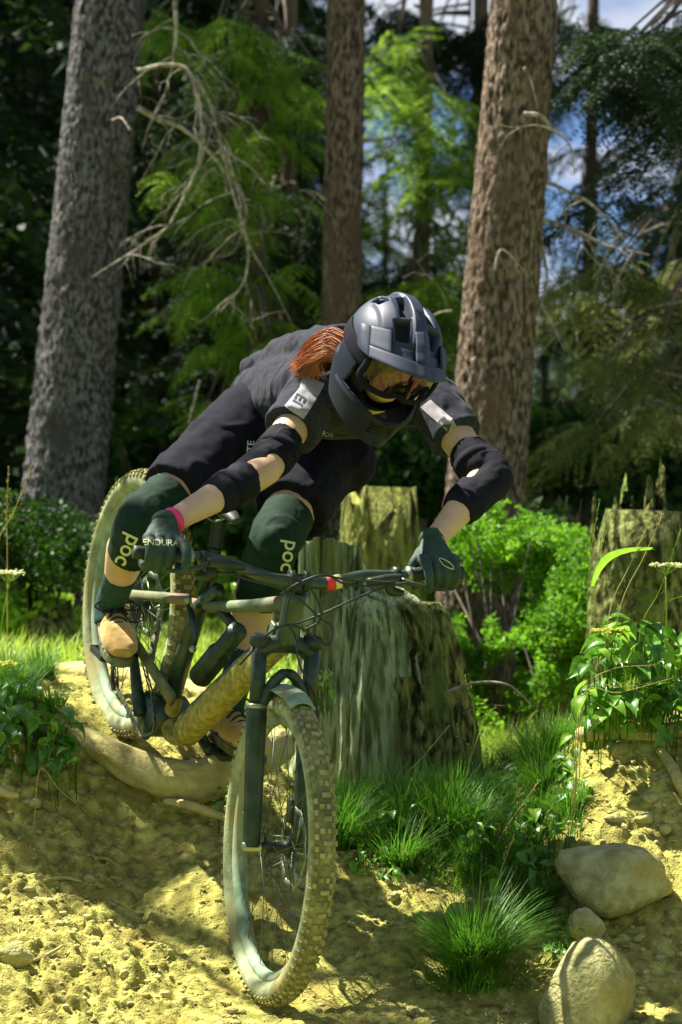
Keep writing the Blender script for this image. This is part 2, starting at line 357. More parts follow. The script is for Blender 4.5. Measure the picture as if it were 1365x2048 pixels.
for _ in range(2600):     # fine rootlets, stalks and chips on the soil
    x = RNG.uniform(-1.1, 1.1); y = RNG.uniform(5.5, 7.0); p = np.array(onbank(x, y))+[0,0,.003]; a = RNG.uniform(0, 6.28); l = RNG.uniform(.008,.04); w = .0009
    d = np.array([math.cos(a), math.sin(a)*.7, RNG.uniform(-.1,.3)])*l; q = np.array([-math.sin(a), math.cos(a), 0])*w; e = p+d
    T += [[p-q, p+q, e+q], [p-q, e+q, e-q]]
g = tri_obj('plant_debris', np.array(T), M['straw']); tag(g, 'fine dry stalks and chips littering the soil', 'plant litter', kind='stuff')

# rocks
def rock(name, c, size, seed, label, m='stone', rot=0, group=None, flat=.0, sub=None):
    v = IV2.copy(); n = v/np.linalg.norm(v, axis=1)[:,None]
    r = 1+.22*fbm(n*1.1+seed, 2, seed)+.05*fbm(n*4+seed, 3, seed+3)+.02*fbm(n*14+seed, 3, seed+6)
    for k in range(7):      # broken faces
        d = np.array(Vector((math.sin(seed*3+k*2.1), math.cos(seed+k*1.7), math.sin(k*2.9+seed)*.8)).normalized()); lim = .72+.15*math.sin(seed+k)
        pr = (n*r[:,None]) @ d; over = np.clip(pr-lim, 0, 1); r = r-over*.85
    v = n*r[:,None]*np.array(size); ca, sa = math.cos(rot), math.sin(rot); v = v @ np.array([[ca,sa,0],[-sa,ca,0],[0,0,1]])
    o = mesh_obj(name, (v+np.array(c), [tuple(q) for q in IF2]), M[m], org=c); return tag(o, label, 'rock', group)
rock('boulder', P(1228,1765,6.3), (.17,.15,.095), 3, 'large flat topped ochre boulder half sunk in the dirt slope under the leafy weeds', rot=.15)
rock('boulder', P(1175,2020,5.8), (.135,.14,.16), 5, 'smooth rounded boulder at the bottom edge below the flat topped boulder', rot=.5)
rock('rock', P(1245,1500,6.75), (.045,.04,.032), 8, 'brown rock under the overhanging weeds beside the pale root', rot=.4)
rock('rock', P(1337,1560,6.65), (.04,.035,.028), 11, 'pale angular rock lying above the flat topped boulder', rot=.9)
rock('rock', P(1172,1850,6.1), (.05,.045,.045), 14, 'small rock wedged between the two boulders', rot=.2)
rock('rock', hit_px(70,1612)+Vector((0,0,.005)), (.02,.02,.018), 15, 'round pebble sized stone set in the shaded dirt face below the leaves')
rock('rock', hit_px(28,1918)+Vector((0,0,.005)), (.045,.03,.03), 16, 'grey stone in the sunlit dirt mound at the lower left edge')
rock('rock', hit_px(790,1800)+Vector((0,0,.008)), (.018,.014,.015), 17, 'little pale pointed stone on the dirt ledge beneath the grass')
rock('rock', hit_px(180,1760)+Vector((0,0,.003)), (.018,.015,.014), 18, 'little round stone on the sunlit dirt mound edge')
for k, (x, y, s) in enumerate([(250,1950,.014),(120,1850,.012),(330,1990,.012),(60,1780,.013),(430,1760,.008),(1290,1640,.02),(1330,1660,.017),(1230,1640,.02),(1300,1600,.022),(1320,1920,.016),(1280,1880,.014)]):
    q = hit_px(x, y)
    if q: rock('stone', q+Vector((0,0,s*.2)), (s*1.3, s, s*.8), 20+k, 'fist sized or smaller ochre stone resting on the dirt slope', group='loose stones on the dirt slope')

# the thick roots that hold the lip of the jump
def wood_tube(name, pts, rad, m, label, cat, seed=0, k=10, n=28, amp=.12, rd=None, parent=None, group=None):
    s = spline(pts, k); r = lerp_list(rad, len(s)); v, f = tube(s, r, n)
    v = np.array(v); c = np.repeat(np.array([tuple(q) for q in s]), n, 0); d = v-c; rr = np.linalg.norm(d, axis=1)
    u = d/rr[:,None]; al = np.repeat(np.linspace(0, sum((s[i+1]-s[i]).length for i in range(len(s)-1)), len(s)), n)
    q = u*3.5*1.0+al[:,None]*np.array([2,2,2])+seed; dd = 1+amp*fbm(q, 3, seed)+amp*.6*fbm(u*9+al[:,None]*3+seed, 2, seed+5)
    v = c+d*dd[:,None]; o = mesh_obj(name, (v, f), M[m], parent, org=None if parent else s[0])
    if not parent: tag(o, label, cat, group)
    return o
wood_tube('exposed_root', [P(40,1400,7.2), P(110,1452,7.02), P(190,1490,6.86), P(260,1530,6.8), P(330,1556,6.76), P(400,1562,6.76), P(470,1530,6.8), P(560,1490,6.95)], [.03,.034,.036,.046,.056,.058,.06,.05], 'root',
          'thick pale weathered root forming the lip under the rear wheel', 'root', 2)
wood_tube('exposed_root', [P(60,1350,7.9), P(180,1352,7.75), P(330,1372,7.5), P(460,1420,7.3)], [.03,.045,.045,.03], 'root', 'sunlit flat root lying behind the rear wheel on the ledge', 'root', 4)
wood_tube('exposed_root', [P(330,1602,6.72), P(380,1612,6.66), P(430,1628,6.64), P(470,1640,6.66)], [.008,.013,.012,.006], 'root', 'small root poking from the shaded dirt under the lip', 'root', 5)
wood_tube('exposed_root', [P(-20,1570,6.6), P(10,1585,6.58), P(38,1592,6.58)], [.014,.012,.006], 'root', 'short pale root end at the left edge in the dirt face', 'root', 6)
wood_tube('exposed_root', [P(1160,1470,6.85), P(1220,1462,6.78), P(1300,1470,6.75), P(1380,1455,6.78)], [.02,.028,.022,.02], 'root', 'brown root running under the leafy weeds above the rocks', 'root', 7)
wood_tube('exposed_root', [P(1320,1500,6.7), P(1345,1535,6.62), P(1365,1580,6.58), P(1390,1610,6.6)], [.012,.014,.013,.01], 'root', 'bent pale root beside the angular rock at the right edge', 'root', 8)
for k, pts in enumerate([[(90,1765),(130,1760),(165,1768)], [(70,1925),(100,1912),(128,1895)], [(190,1720),(215,1722),(232,1735)]]):
    ps = [hit_px(*q)+Vector((0,-.004,.006)) for q in pts]
    wood_tube('stick', ps, [.004,.005,.003], 'root', ['thin curved stick lying across the sunlit mound', 'bent stick near the lower left corner of the mound', 'short rootlet poking from the shaded dirt'][k], 'stick', 9+k, k=5, n=8)

# ------------------------------------------------------------------ big trunks, snag and stumps
def trunk_mesh(p0, p1, r0, r1, seed, amp=.05, n=120, m=150, plates=.075, ragged=0):
    p0 = Vector(p0); p1 = Vector(p1); v, f = tube([p0.lerp(p1, t) for t in np.linspace(0, 1, m)], list(np.linspace(r0, r1, m)), n, wd=(1,0,0))
    v = np.array(v); c = np.repeat(np.array([tuple(p0.lerp(p1, t)) for t in np.linspace(0, 1, m)]), n, 0); d = v-c; u = d/np.linalg.norm(d, axis=1)[:,None]
    ln = (p1-p0).length; h = np.repeat(np.linspace(0, ln, m), n); r = np.linalg.norm(d, axis=1)
    q = np.stack([u[:,0]*r*48, u[:,1]*r*48, h*17], 1)+seed; big = fbm(np.stack([u[:,0]*1.5, u[:,1]*1.5, h*.7], 1)+seed, 3, seed)
    pl = np.abs(fbm(q, 3, seed+2)); k = 1+amp*big+plates*(pl-.3)
    o = c+d*k[:,None]
    if ragged:
        t = h/ln; an = np.arctan2(u[:,1], u[:,0]); o[:,2] += sstep(.55, 1, t)*ragged*(fbm(np.stack([np.cos(an)*3, np.sin(an)*3, an*0], 1)+seed, 4, seed+9, .7)-.25+.5*np.cos(an-2))
    return o, f
def big_trunk(px0, px1, D, wpx0, wpx1, matname, label, seed, ybot=None, ytop=-500, ragged=0, knots=0, group=None, cat='tree', name='pine_tree'):
    x0, y0 = px0; x1, y1 = px1; sl_ = (x1-x0)/(y1-y0)
    gz = 1024+(CAM.z-.45)/D*FPX; yb = gz if ybot is None else ybot
    wv = lambda y: wpx0+(wpx1-wpx0)*(y-y0)/(y1-y0)
    a = P(x0+sl_*(yb-y0), yb, D); b = P(x0+sl_*(ytop-y0), ytop, D); o = empty(name, a); tag(o, label, cat, group)
    s = .5*D/FPX; v, f = trunk_mesh(a, b, wv(yb)*s*1.06, wv(ytop)*s, seed, m=int(60+ (b-a).length*90), ragged=ragged); t = mesh_obj('trunk', (v, f), M[matname], o)
    for k in range(knots):
        tt = RNG.uniform(.25, .8); c = a.lerp(b, tt); an = RNG.uniform(-2.6, -.5); r = wv(yb)*s*(1-tt)+wv(ytop)*s*tt
        u = Vector((math.cos(an), math.sin(an), 0)); v, f = sphere(c+u*r*.96, (.022,.018,.028), nu=10, nv=6); mesh_obj('knot', (v, f), M['bark_far'], o)
    return o, a, b
treeL, La, Lb = big_trunk((128,993), (221,0), 11.0, 158, 134, 'bark_grey', 'thick grey barked spruce trunk leaning right along the left of the picture', 3, ytop=-700, knots=9)
treeR, Ra, Rb = big_trunk((970,993), (1048,0), 10.0, 152, 128, 'bark_brown', 'thick brown barked trunk rising behind the rider\'s left arm', 5, ytop=-800, knots=7)
treeM, Ma, Mb = big_trunk((682,640), (692,0), 11.7, 74, 72, 'bark_brown', 'slimmer brown trunk rising behind the helmet', 9, ytop=-500, knots=4)
def twig_mesh(pts, r0, r1, k=5, n=6): return stube(pts, [r0, (r0+r1)*.6, r1], k, n)
def dead_branch(parent, pts, r0, seed, side=0, droop=.25, name='dead_branch'):
    """a bare branch with drooping side twigs; pts are world points"""
    rg = np.random.default_rng(seed); mb = MB(); s = spline(pts, 6); side = int(side*.55); r0 *= .62; mb.add(*tube(s, lerp_list([r0, r0*.7, r0*.25], len(s)), 7))
    for i in range(side):
        t = rg.uniform(.2, .98); a = s[int(t*(len(s)-1))]; l = rg.uniform(.12, .36)*(1.2-t*.6); q = [a]; d = Vector((rg.uniform(-1,1), rg.uniform(-.6,.6), rg.uniform(-.5,.3))).normalized()
        for j in range(5):
            d = (d+Vector((rg.uniform(-.25,.25), rg.uniform(-.2,.2), -droop+rg.uniform(-.1,.35)*(j > 2)*2))).normalized(); q.append(q[-1]+d*l/4)
            if j in (1, 2, 3) and rg.random() < .7:
                e = q[-1]; d2 = (d+Vector((rg.uniform(-1,1), rg.uniform(-.5,.5), rg.uniform(-.7,.4)))).normalized(); mb.add(*tube([e, e+d2*l*.22, e+d2*l*.4+Vector((0,0,-.03))], [r0*.14, r0*.11, r0*.06], 4))
        mb.add(*tube(q, lerp_list([r0*.33, r0*.1], len(q)), 5))
    return mesh_obj(name, mb, M['twig'], parent)
pp = lambda L_, D: [P(x, y, D+(d if len(q) > 2 else 0)) for q in L_ for (x, y, d) in [(q+(0,))[:3]]]
for k, (L_, r, sd) in enumerate([([(275,142),(330,130),(375,140),(400,200),(398,320),(350,430),(318,468),(182,556)], .016, 26),
        ([(350,0),(352,70),(345,130),(330,190)], .018, 12), ([(275,215),(320,240),(370,260),(440,330),(455,390)], .022, 8),
        ([(390,150),(420,210),(445,300),(470,400),(495,480),(490,560),(440,625)], .014, 26), ([(450,290),(480,400),(488,470),(540,560),(588,655)], .010, 3),
        ([(330,190),(300,250),(285,300)], .010, 8), ([(400,760),(385,820),(380,850),(405,866),(430,862)], .009, 4),
        ([(410,250),(400,330),(345,395),(330,440)], .009, 14), ([(470,360),(492,420),(470,500),(420,520)], .009, 10)]):
    dead_branch(treeL, pp(L_, 10.6+.1*k), r, 60+k, sd)
dead_branch(treeL, [P(225,240,10.75), P(243,236,10.6), P(262,262,10.5)], .008, 3, 0)
for k, (L_, r, sd) in enumerate([([(1048,228),(1080,232),(1110,262),(1140,290),(1150,350)], .016, 5), ([(1048,135),(1062,160),(1076,215)], .010, 0),
        ([(1085,360),(1130,380),(1190,415),(1250,480)], .016, 10), ([(1080,438),(1150,460),(1210,490),(1300,510)], .017, 12), ([(990,540),(1002,500),(1030,520),(1036,545)], .010, 2),
        ([(905,622),(880,625),(850,640)], .008, 3), ([(1075,600),(1100,640),(1130,700)], .012, 5), ([(1080,470),(1095,560),(1080,620)], .012, 4)]):
    dead_branch(treeR, pp(L_, 9.75 if k in (0,1,4) else 10.0), r, 80+k, sd)
for k, (L_, r, sd) in enumerate([([(728,283),(770,278),(820,268),(870,240)], .022, 6), ([(650,400),(630,385),(600,380)], .02, 4)]):
    dead_branch(treeM, pp(L_, 11.6), r*.7, 95+k, sd)

# pale broken snag behind the big stump
sn, a_, b_ = big_trunk((762,1080), (762,985), 9.6, 160, 150, 'pale_trunk', 'short pale broken trunk standing behind the splintered stump', 13, ytop=1000, ragged=.13, name='broken_trunk')
# wide shadowed trunk at the right edge behind the weeds
big_trunk((1275,1280), (1280,1000), 8.8, 190, 175, 'bark_green', 'wide dark mossy stump behind the weeds at the right edge', 17, ybot=1420, ytop=1020, ragged=.2, name='mossy_stump', cat='stump')
# little far stump in the meadow
o, a_, b_ = big_trunk((103,1310), (100,1215), 10.0, 105, 88, 'bark_green', 'small pale tree stump standing in the sunny clearing at left', 19, ybot=1335, ytop=1222, ragged=.08, name='tree_stump', cat='stump')

# splintered stump
SD = 7.55
stump = empty('tree_stump', P(740, 1600, SD)); tag(stump, 'large splintered grey stump with bark peeling on its right side', 'stump')
oy = [1160,1175,1200,1230,1320,1420,1500,1560,1640]; ol = [600,598,600,602,596,585,568,556,545]; orr = [748,800,842,868,888,912,926,936,950]
def stump_skin(y0, y1, offs, a0, a1, nseg, rows, seed, amp):
    v = []; 
    for i in range(rows):
        y = y0+(y1-y0)*i/(rows-1); l = np.interp(y, oy, ol); r = np.interp(y, oy, orr); c = P((l+r)/2, y, SD); rx = (r-l)/2*SD/FPX; ry = min(rx, .24)
        for k in range(nseg):
            a = a0+(a1-a0)*k/(nseg-1); u = Vector((math.cos(a), math.sin(a), 0))
            d = 1+amp*float(0)
            v.append((c.x+(rx+offs)*u.x, c.y+(ry+offs)*u.y, c.z))
    v = np.array(v); ctr = np.array(P(745, 1400, SD)); u = v-np.array([ctr[0], ctr[1], 0]); hx = np.arctan2(u[:,1], u[:,0])
    q = np.stack([np.cos(hx)*15, np.sin(hx)*15, v[:,2]*2.6], 1)+seed; groove = fbm(q, 4, seed); q2 = np.stack([np.cos(hx)*2, np.sin(hx)*2, v[:,2]*1.5], 1); big = fbm(q2, 2, seed+4)
    nrm = np.stack([np.cos(hx), np.sin(hx), 0*hx], 1); return v+nrm*(amp*groove+amp*1.5*big)[:,None]
nseg, rows = 220, 150
v = stump_skin(1162, 1650, 0, 0, 2*math.pi*(1-1/nseg), nseg, rows, 3, .015); f = []
for i in range(rows-1):
    for k in range(nseg): f.append((i*nseg+k, (i+1)*nseg+k, (i+1)*nseg+(k+1)%nseg, i*nseg+(k+1)%nseg))
f.append(tuple(reversed(range(nseg)))); mesh_obj('trunk_core', (v, [tuple(reversed(q)) for q in f]), M['stump_wood'], stump)
# splintered standing slabs at the top, each its own
for k, (x0, x1, yt0, yt1, dD) in enumerate([(597,640,1078,1076,.0),(640,652,1096,1082,.012),(650,690,1078,1080,.004),(690,722,1082,1088,.018),(718,741,1110,1150,-.006),(612,700,1120,1112,.07),(745,770,1150,1172,.05)]):
    nx, nz = 14, 26; va = []; D0 = SD-.12+dD
    for s in (0, 1):
        for j in range(nz):
            for i in range(nx):
                t = i/(nx-1); x = x0+(x1-x0)*t; yt = yt0+(yt1-yt0)*t+7*fbm(np.array([[x*.06, k, 0]]), 3, k)[0]; y = yt+(1250-yt)*j/(nz-1)
                b = .010*fbm(np.array([[x*.08, y*.006, k]]), 3, k)[0]; va.append(tuple(P(x, y, D0-b+s*.085-.03*math.sin(math.pi*min(1, max(0, (x-597)/150)))*(1-s))))
    f = []; n1 = nx*nz
    for j in range(nz-1):
        for i in range(nx-1):
            a = j*nx+i; f += [(a, a+nx, a+nx+1, a+1), (n1+a, n1+a+1, n1+a+nx+1, n1+a+nx)]
    for j in range(nz-1): a = j*nx; f += [(a, n1+a, n1+a+nx, a+nx), (a+nx-1, a+2*nx-1, n1+a+2*nx-1, n1+a+nx-1)]
    for i in range(nx-1): f.append((i, i+1, n1+i+1, n1+i))
    mesh_obj('wood_slab', (va, f), M['stump_wood'], stump)
# thick bark plates on the right
def bark_plate(y0, y1, a0, a1, off, seed):
    ns, rw = 60, 110; vo = stump_skin(y0, y1, off, a0, a1, ns, rw, seed, .016); vi = stump_skin(y0, y1, off-.05, a0, a1, ns, rw, seed, .004)
    j = fbm(np.stack([np.repeat(np.arange(rw), ns)*.15, np.zeros(ns*rw), np.zeros(ns*rw)], 1), 3, seed)*.012; e = np.tile((np.arange(ns) < 6), rw); vo[e, 0] += j[e]; vi[e, 0] += j[e]
    f = []; n1 = ns*rw
    for i in range(rw-1):
        for k in range(ns-1):
            a = i*ns+k; f += [(a, a+ns, a+ns+1, a+1), (n1+a, n1+a+1, n1+a+ns+1, n1+a+ns)]
        a = i*ns; f += [(a, n1+a, n1+a+ns, a+ns), (a+ns-1, a+2*ns-1, n1+a+2*ns-1, n1+a+ns-1)]
    for k in range(ns-1): f += [(k, k+1, n1+k+1, n1+k)]
    mesh_obj('bark_plate', (np.concatenate([vo, vi]), f), M['bark_green'], stump)
bark_plate(1205, 1640, -.98, .5, .030, 21); bark_plate(1345, 1645, -1.28, -1.03, .018, 23)

# ------------------------------------------------------------------ needles
def frond(L_, rg, tw=.05, nl=.034, nw=.0125, dens=1.0, droop=.25):
    """spruce bough along +x; returns (n,3,3)"""
    out = []; m = int(L_/tw); xs_ = np.linspace(.08, 1, m)*L_
    for i, x in enumerate(xs_):
        z = -droop*(x/L_)**2*L_+.10*L_*max(0, x/L_-.7); t = x/L_
        for s in (-1, 1):
            l = (L_*.42*(1-t)**.8+.05)*rg.uniform(.6, 1.15); a = R(rg.uniform(42, 66)); d = np.array([math.cos(a), s*math.sin(a), rg.uniform(-.35, .05)]); n = max(2, int(l/.026*dens))
            q = np.linspace(0, 1, n)[:,None]; base = np.array([x, 0, z])+d*l*q+np.array([0,0,-1])*(l*.35*q**2)
            for sg in (-1, 1):
                k = len(base); nd = d[None]*.75+np.array([-d[1], d[0], 0])[None]*sg*.8+rg.uniform(-.3,.3,(k,3)); nd /= np.linalg.norm(nd, axis=1)[:,None]
                e = base+nd*nl*rg.uniform(.7,1.3,(k,1)); w = np.cross(nd, rg.normal(size=(k,3))); w /= np.linalg.norm(w, axis=1)[:,None]+1e-9
                out.append(np.stack([base-w*nw, base+w*nw, e], 1))
    return np.concatenate(out)
rgf = np.random.default_rng(5)
FR = [frond(1.0, rgf, droop=d) for d in (.15,.3,.45,.25,.35,.5)]
FRF = [frond(1.0, rgf, tw=.1, nl=.075, nw=.022, dens=.55, droop=d) for d in (.2,.4,.5,.3)]
def place(T, s, yaw, pitch, roll, loc):
    Mx = np.array(Matrix.Rotation(yaw, 3, 'Z') @ Matrix.Rotation(pitch, 3, 'Y') @ Matrix.Rotation(roll, 3, 'X')); return (T.reshape(-1,3)*s @ Mx.T+np.array(loc)).reshape(-1,3,3)
def crown(h0, h1, r0, r1, n, rg, lib):
    T = []; br = MB()
    for i in range(n):
        t = (i+rg.random())/n; z = h0+(h1-h0)*t; r = (r0+(r1-r0)*t)*rg.uniform(.65, 1.1); a = rg.uniform(0, 6.283); pit = rg.uniform(.0, .45)
        T.append(place(lib[rg.integers(len(lib))], r, a, pit, rg.uniform(-.4,.4), (0,0,z)))
    return np.concatenate(T)
rgc = np.random.default_rng(21)
CR_T = [crown(.3, 13, 2.3, 1.2, 150, rgc, FRF), crown(1.0, 14, 2.0, 1.1, 140, rgc, FRF), crown(.1, 9, 1.8, .5, 130, rgc, FRF)]
CRD = {}
def bg_tree(px, D, var, matname, sc, rot, label, trunk_w=.13, base=None, group='conifers of the forest behind', bare=0.):
    x = (px-682.5)/FPX*D; b = h1(x, D)-.1 if base is None else base; o = empty('spruce_tree', (x, D, b)); tag(o, label, 'tree', group)
    key = (var, matname)
    if key not in CRD:
        me = tri_obj('crown', CR_T[var], M[matname]); CRD[key] = me.data; bpy.data.objects.remove(me)
    c = bpy.data.objects.new('crown', CRD[key]); COL.objects.link(c); c.parent = o; c.scale = (sc, sc, sc); c.rotation_euler = (0, 0, rot); c.location = (0, 0, bare)
    if 'trunk' not in CRD:
        v, f = trunk_mesh((0,0,-.2), (0.1,0,14), 1.0, .35, 40, m=60, n=20); v = np.array(v)
        tmp = mesh_obj('trunk', (v, f), M['bark_far']); CRD['trunk'] = tmp.data; bpy.data.objects.remove(tmp)
    t = bpy.data.objects.new('trunk', CRD['trunk']); COL.objects.link(t); t.parent = o; ht_ = (13, 14, 9)[var]*sc/14*.97; t.scale = (trunk_w*min(1, sc+.1), trunk_w*min(1, sc+.1), ht_)
    return o
BT = 'tall dark spruce in the shaded forest'
for k, (px, D, var, mt, sc, bare) in enumerate([(-60,17,0,'needle',1.0,0),(60,22,1,'needle',1.2,0),(-170,13,1,'needle',.8,0),(330,19,0,'needle',.8,0),(200,27,1,'needle',1.3,0),(300,24,0,'needle',1.1,0),
        (480,18,2,'needle',.75,0),(330,33,0,'needle',1.5,0),(400,30,1,'needle',1.2,0),(140,34,0,'needle',1.5,0),(-30,36,1,'needle',1.5,0),(430,40,0,'needle',1.5,0),
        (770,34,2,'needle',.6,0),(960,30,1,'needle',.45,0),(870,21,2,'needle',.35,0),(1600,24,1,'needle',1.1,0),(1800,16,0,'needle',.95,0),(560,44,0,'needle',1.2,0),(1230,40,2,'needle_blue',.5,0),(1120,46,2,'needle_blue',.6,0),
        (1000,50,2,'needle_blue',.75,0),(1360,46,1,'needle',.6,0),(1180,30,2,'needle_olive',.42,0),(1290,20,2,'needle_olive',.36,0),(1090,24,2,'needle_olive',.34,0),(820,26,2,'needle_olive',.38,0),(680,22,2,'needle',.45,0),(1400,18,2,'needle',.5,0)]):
    bg_tree(px, D, var, mt, sc, k*1.3, {'needle': BT+(' left of the grey trunk' if px < 100 else ' right of the grey trunk' if px < 450 else ' near the middle trunk' if px < 780 else ' around the right trunk' if px < 1200 else ' at the right edge'), 'needle_blue': 'pale blue green conifer far off beyond the right trunk', 'needle_olive': 'young olive green conifer in the sun behind the right trunk'}[mt],
            .14, group={'needle': 'dark forest spruces', 'needle_blue': 'far pale conifers', 'needle_olive': 'young sunny conifers'}[mt])
# far wooded hillside: reads as one mass
T = []; rgh = np.random.default_rng(8)
for i in range(900):
    D = rgh.uniform(60, 95); x = rgh.uniform(-18, 18); z = rgh.uniform(0, 1)**.8*(7.2+math.sin(x*2) if x > .2 else 11); T.append(place(FRF[i % 4], rgh.uniform(1.6, 2.8), rgh.uniform(0,6.28), .5, 0, (x, D, z+.5)))
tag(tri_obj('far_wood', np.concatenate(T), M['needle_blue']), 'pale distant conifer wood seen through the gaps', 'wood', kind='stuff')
# forest canopy beside and above the frame that keeps the wood dark (trees that really stand left and behind)
for k, (x, D, sc) in enumerate([(-6,19,1.2),(-5,24,1.3),(-9,28,1.5),(5,15,1.1),(6,22,1.3)]):
    bg_tree(682.5+x/D*FPX, D, k % 2, 'needle', sc, k, 'dark spruce standing beside the frame', .16, group='spruces beside the view')

# nearer sunlit boughs: a light green spruce between the left and middle trunks
def bough_tree(name, px, D, clumps, matname, label, lib, seed, trunk=True, tr=.05, frs=(.35,.6)):
    x = (px-682.5)/FPX*D; o = empty(name, (x, D, .45)); tag(o, label, 'tree'); rg = np.random.default_rng(seed); T = []; mb = MB()
    for (cx, cy, rx, ry, n) in clumps:
        for i in range(n):
            qx = cx+rg.normal()*rx*.36; qy = cy+rg.normal()*ry*.36; dd = D+rg.normal()*.3; s = rg.uniform(*frs)
            yaw = rg.choice([-.4,.4,-1.2,1.2,-2.,-2.7,3.3])+rg.normal()*.4; loc = P(qx, qy, dd); T.append(place(lib[rg.integers(len(lib))], s, yaw, rg.uniform(.1,.7), rg.uniform(-.5,.5), loc))
            if rg.random() < .35:
                tx = (x, D, loc.z+.25); mid = (Vector(tx)+loc)/2+Vector((0,0,.12)); mb.add(*stube([tx, mid, loc], [.011,.008,.004], 3, 5))
    if trunk: mesh_obj('trunk', trunk_mesh((x, D, .3), (x+.1, D, 6), tr, tr*.5, seed, n=24, m=60), M['bark_far'], o)
    if mb.v: mesh_obj('branches', mb, M['twig_dark'], o)
    tri_obj('crown', np.concatenate(T), M[matname], o); return o
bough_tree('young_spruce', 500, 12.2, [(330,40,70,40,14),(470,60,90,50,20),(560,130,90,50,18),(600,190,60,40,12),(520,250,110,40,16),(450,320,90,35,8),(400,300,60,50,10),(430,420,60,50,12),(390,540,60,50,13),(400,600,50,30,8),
        (520,640,90,30,18),(450,690,50,30,8),(540,400,60,60,6),(560,560,50,50,5),(420,810,30,25,6),(560,690,60,20,8),(340,350,40,30,5),(500,150,80,60,12)], 'needle_sunlit', 'bright green sunlit spruce boughs hanging between left and middle trunks', FR, 31, frs=(.2,.4))
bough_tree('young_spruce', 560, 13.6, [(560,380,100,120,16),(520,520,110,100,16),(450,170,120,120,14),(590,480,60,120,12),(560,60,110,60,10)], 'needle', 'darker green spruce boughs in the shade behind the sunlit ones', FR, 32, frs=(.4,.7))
bough_tree('young_spruce', 830, 14.5, [(790,90,60,90,7),(860,330,80,60,7),(830,420,50,60,4),(880,150,50,100,6),(770,210,60,40,3),(910,560,50,40,7),(800,560,80,40,9),(900,740,50,70,7),(840,260,70,40,4),(930,260,40,80,5)], 'needle_sunlit', 'spruce with loose sunlit boughs between the middle trunk and the right trunk', FR, 33, frs=(.4,.75), tr=.06)
bough_tree('leaning_spruce', 1520, 10.5, [(1300,80,90,70,26),(1230,150,60,60,10),(1330,220,60,60,14),(1340,360,50,60,10),(1180,420,60,45,5),(1200,40,60,30,6),(1360,150,50,120,16)], 'needle', 'dark spruce reaching in from the upper right corner', FR, 34, trunk=False, frs=(.3,.55))
bough_tree('young_spruce', 1400, 11.5, [(1230,530,70,25,10),(1310,560,70,35,14),(1180,590,40,20,4),(1340,660,60,50,12),(1240,700,80,50,8),(1330,790,60,60,12),(1200,850,90,60,6)], 'needle_olive', 'olive green spruce boughs with dead twigs at the right edge', FR, 35, tr=.05, frs=(.3,.5))
sh_ = Vector((-.66,6.58,.36))-SUN_D*3.3; o_ = empty('young_spruce', (sh_.x-.3, sh_.y, .5)); tag(o_, 'unseen young spruce added outside the frame to shade the bank and trail', 'tree')  # unseen tree added up the sun's path to shade the left bank
T = []; rgs = np.random.default_rng(77)
for i in range(46): T.append(place(FR[i % 6], rgs.uniform(.22,.36), rgs.uniform(0,6.28), rgs.uniform(.1,.6), 0, sh_+Vector((rgs.normal()*.14, rgs.normal()*.10, rgs.normal()*.14))))
for cx_, cy_, cz_, rx_, ry_, n_i in ((-1.52,7.98,3.6,.20,.14,44),(-1.78,6.72,3.6,.18,.12,34),(-1.25,8.15,3.75,.15,.1,12)):  # added boughs above the frame, shading the grass and the trail
    for i in range(n_i): T.append(place(FR[i % 6], rgs.uniform(.22,.36), rgs.uniform(0,6.28), rgs.uniform(.1,.6), 0, (cx_+rgs.normal()*rx_, cy_+rgs.normal()*ry_, cz_+rgs.normal()*.1)))
    mesh_obj('branch', stube([(sh_.x-.28, sh_.y, 3.5), ((sh_.x-.28+cx_)/2, (sh_.y+cy_)/2, 3.7), (cx_, cy_, cz_+.1)], [.02,.014,.006]), M['twig_dark'], o_)
tri_obj('crown', np.concatenate(T), M['needle'], o_); mesh_obj('trunk', trunk_mesh((sh_.x-.3, sh_.y, .3), (sh_.x-.25, sh_.y, 5), .05, .03, 5, n=24, m=60), M['bark_far'], o_); mesh_obj('branches', stube([(sh_.x-.3, sh_.y, sh_.z+.1), tuple(sh_+Vector((-.1,0,.1))), tuple(sh_)], [.015,.012,.006]), M['twig_dark'], o_)
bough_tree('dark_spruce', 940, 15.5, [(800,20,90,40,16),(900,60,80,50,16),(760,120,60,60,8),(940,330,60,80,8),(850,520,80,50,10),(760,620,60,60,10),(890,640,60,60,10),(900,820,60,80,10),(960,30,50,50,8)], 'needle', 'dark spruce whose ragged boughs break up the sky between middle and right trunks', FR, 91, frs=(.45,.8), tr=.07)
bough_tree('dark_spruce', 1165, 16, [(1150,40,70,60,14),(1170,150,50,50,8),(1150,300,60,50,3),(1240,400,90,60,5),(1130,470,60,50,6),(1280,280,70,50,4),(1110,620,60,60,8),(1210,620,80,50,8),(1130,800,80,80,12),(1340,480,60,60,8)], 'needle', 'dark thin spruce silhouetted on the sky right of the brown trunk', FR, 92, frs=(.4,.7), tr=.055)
rt = empty('dead_shrub', P(1365, 760, 11.3)); tag(rt, 'tangle of bare pale twigs among the olive boughs at right', 'shrub')
for k, L_ in enumerate([[(1380,600),(1280,620),(1180,650),(1100,660)], [(1380,690),(1290,680),(1200,700)], [(1390,760),(1290,740),(1190,760)], [(1390,830),(1310,800),(1250,790)], [(1300,480),(1220,560),(1110,640)]]):
    dead_branch(rt, pp(L_, 11.2), .008, 130+k, 16, .2, 'twig')

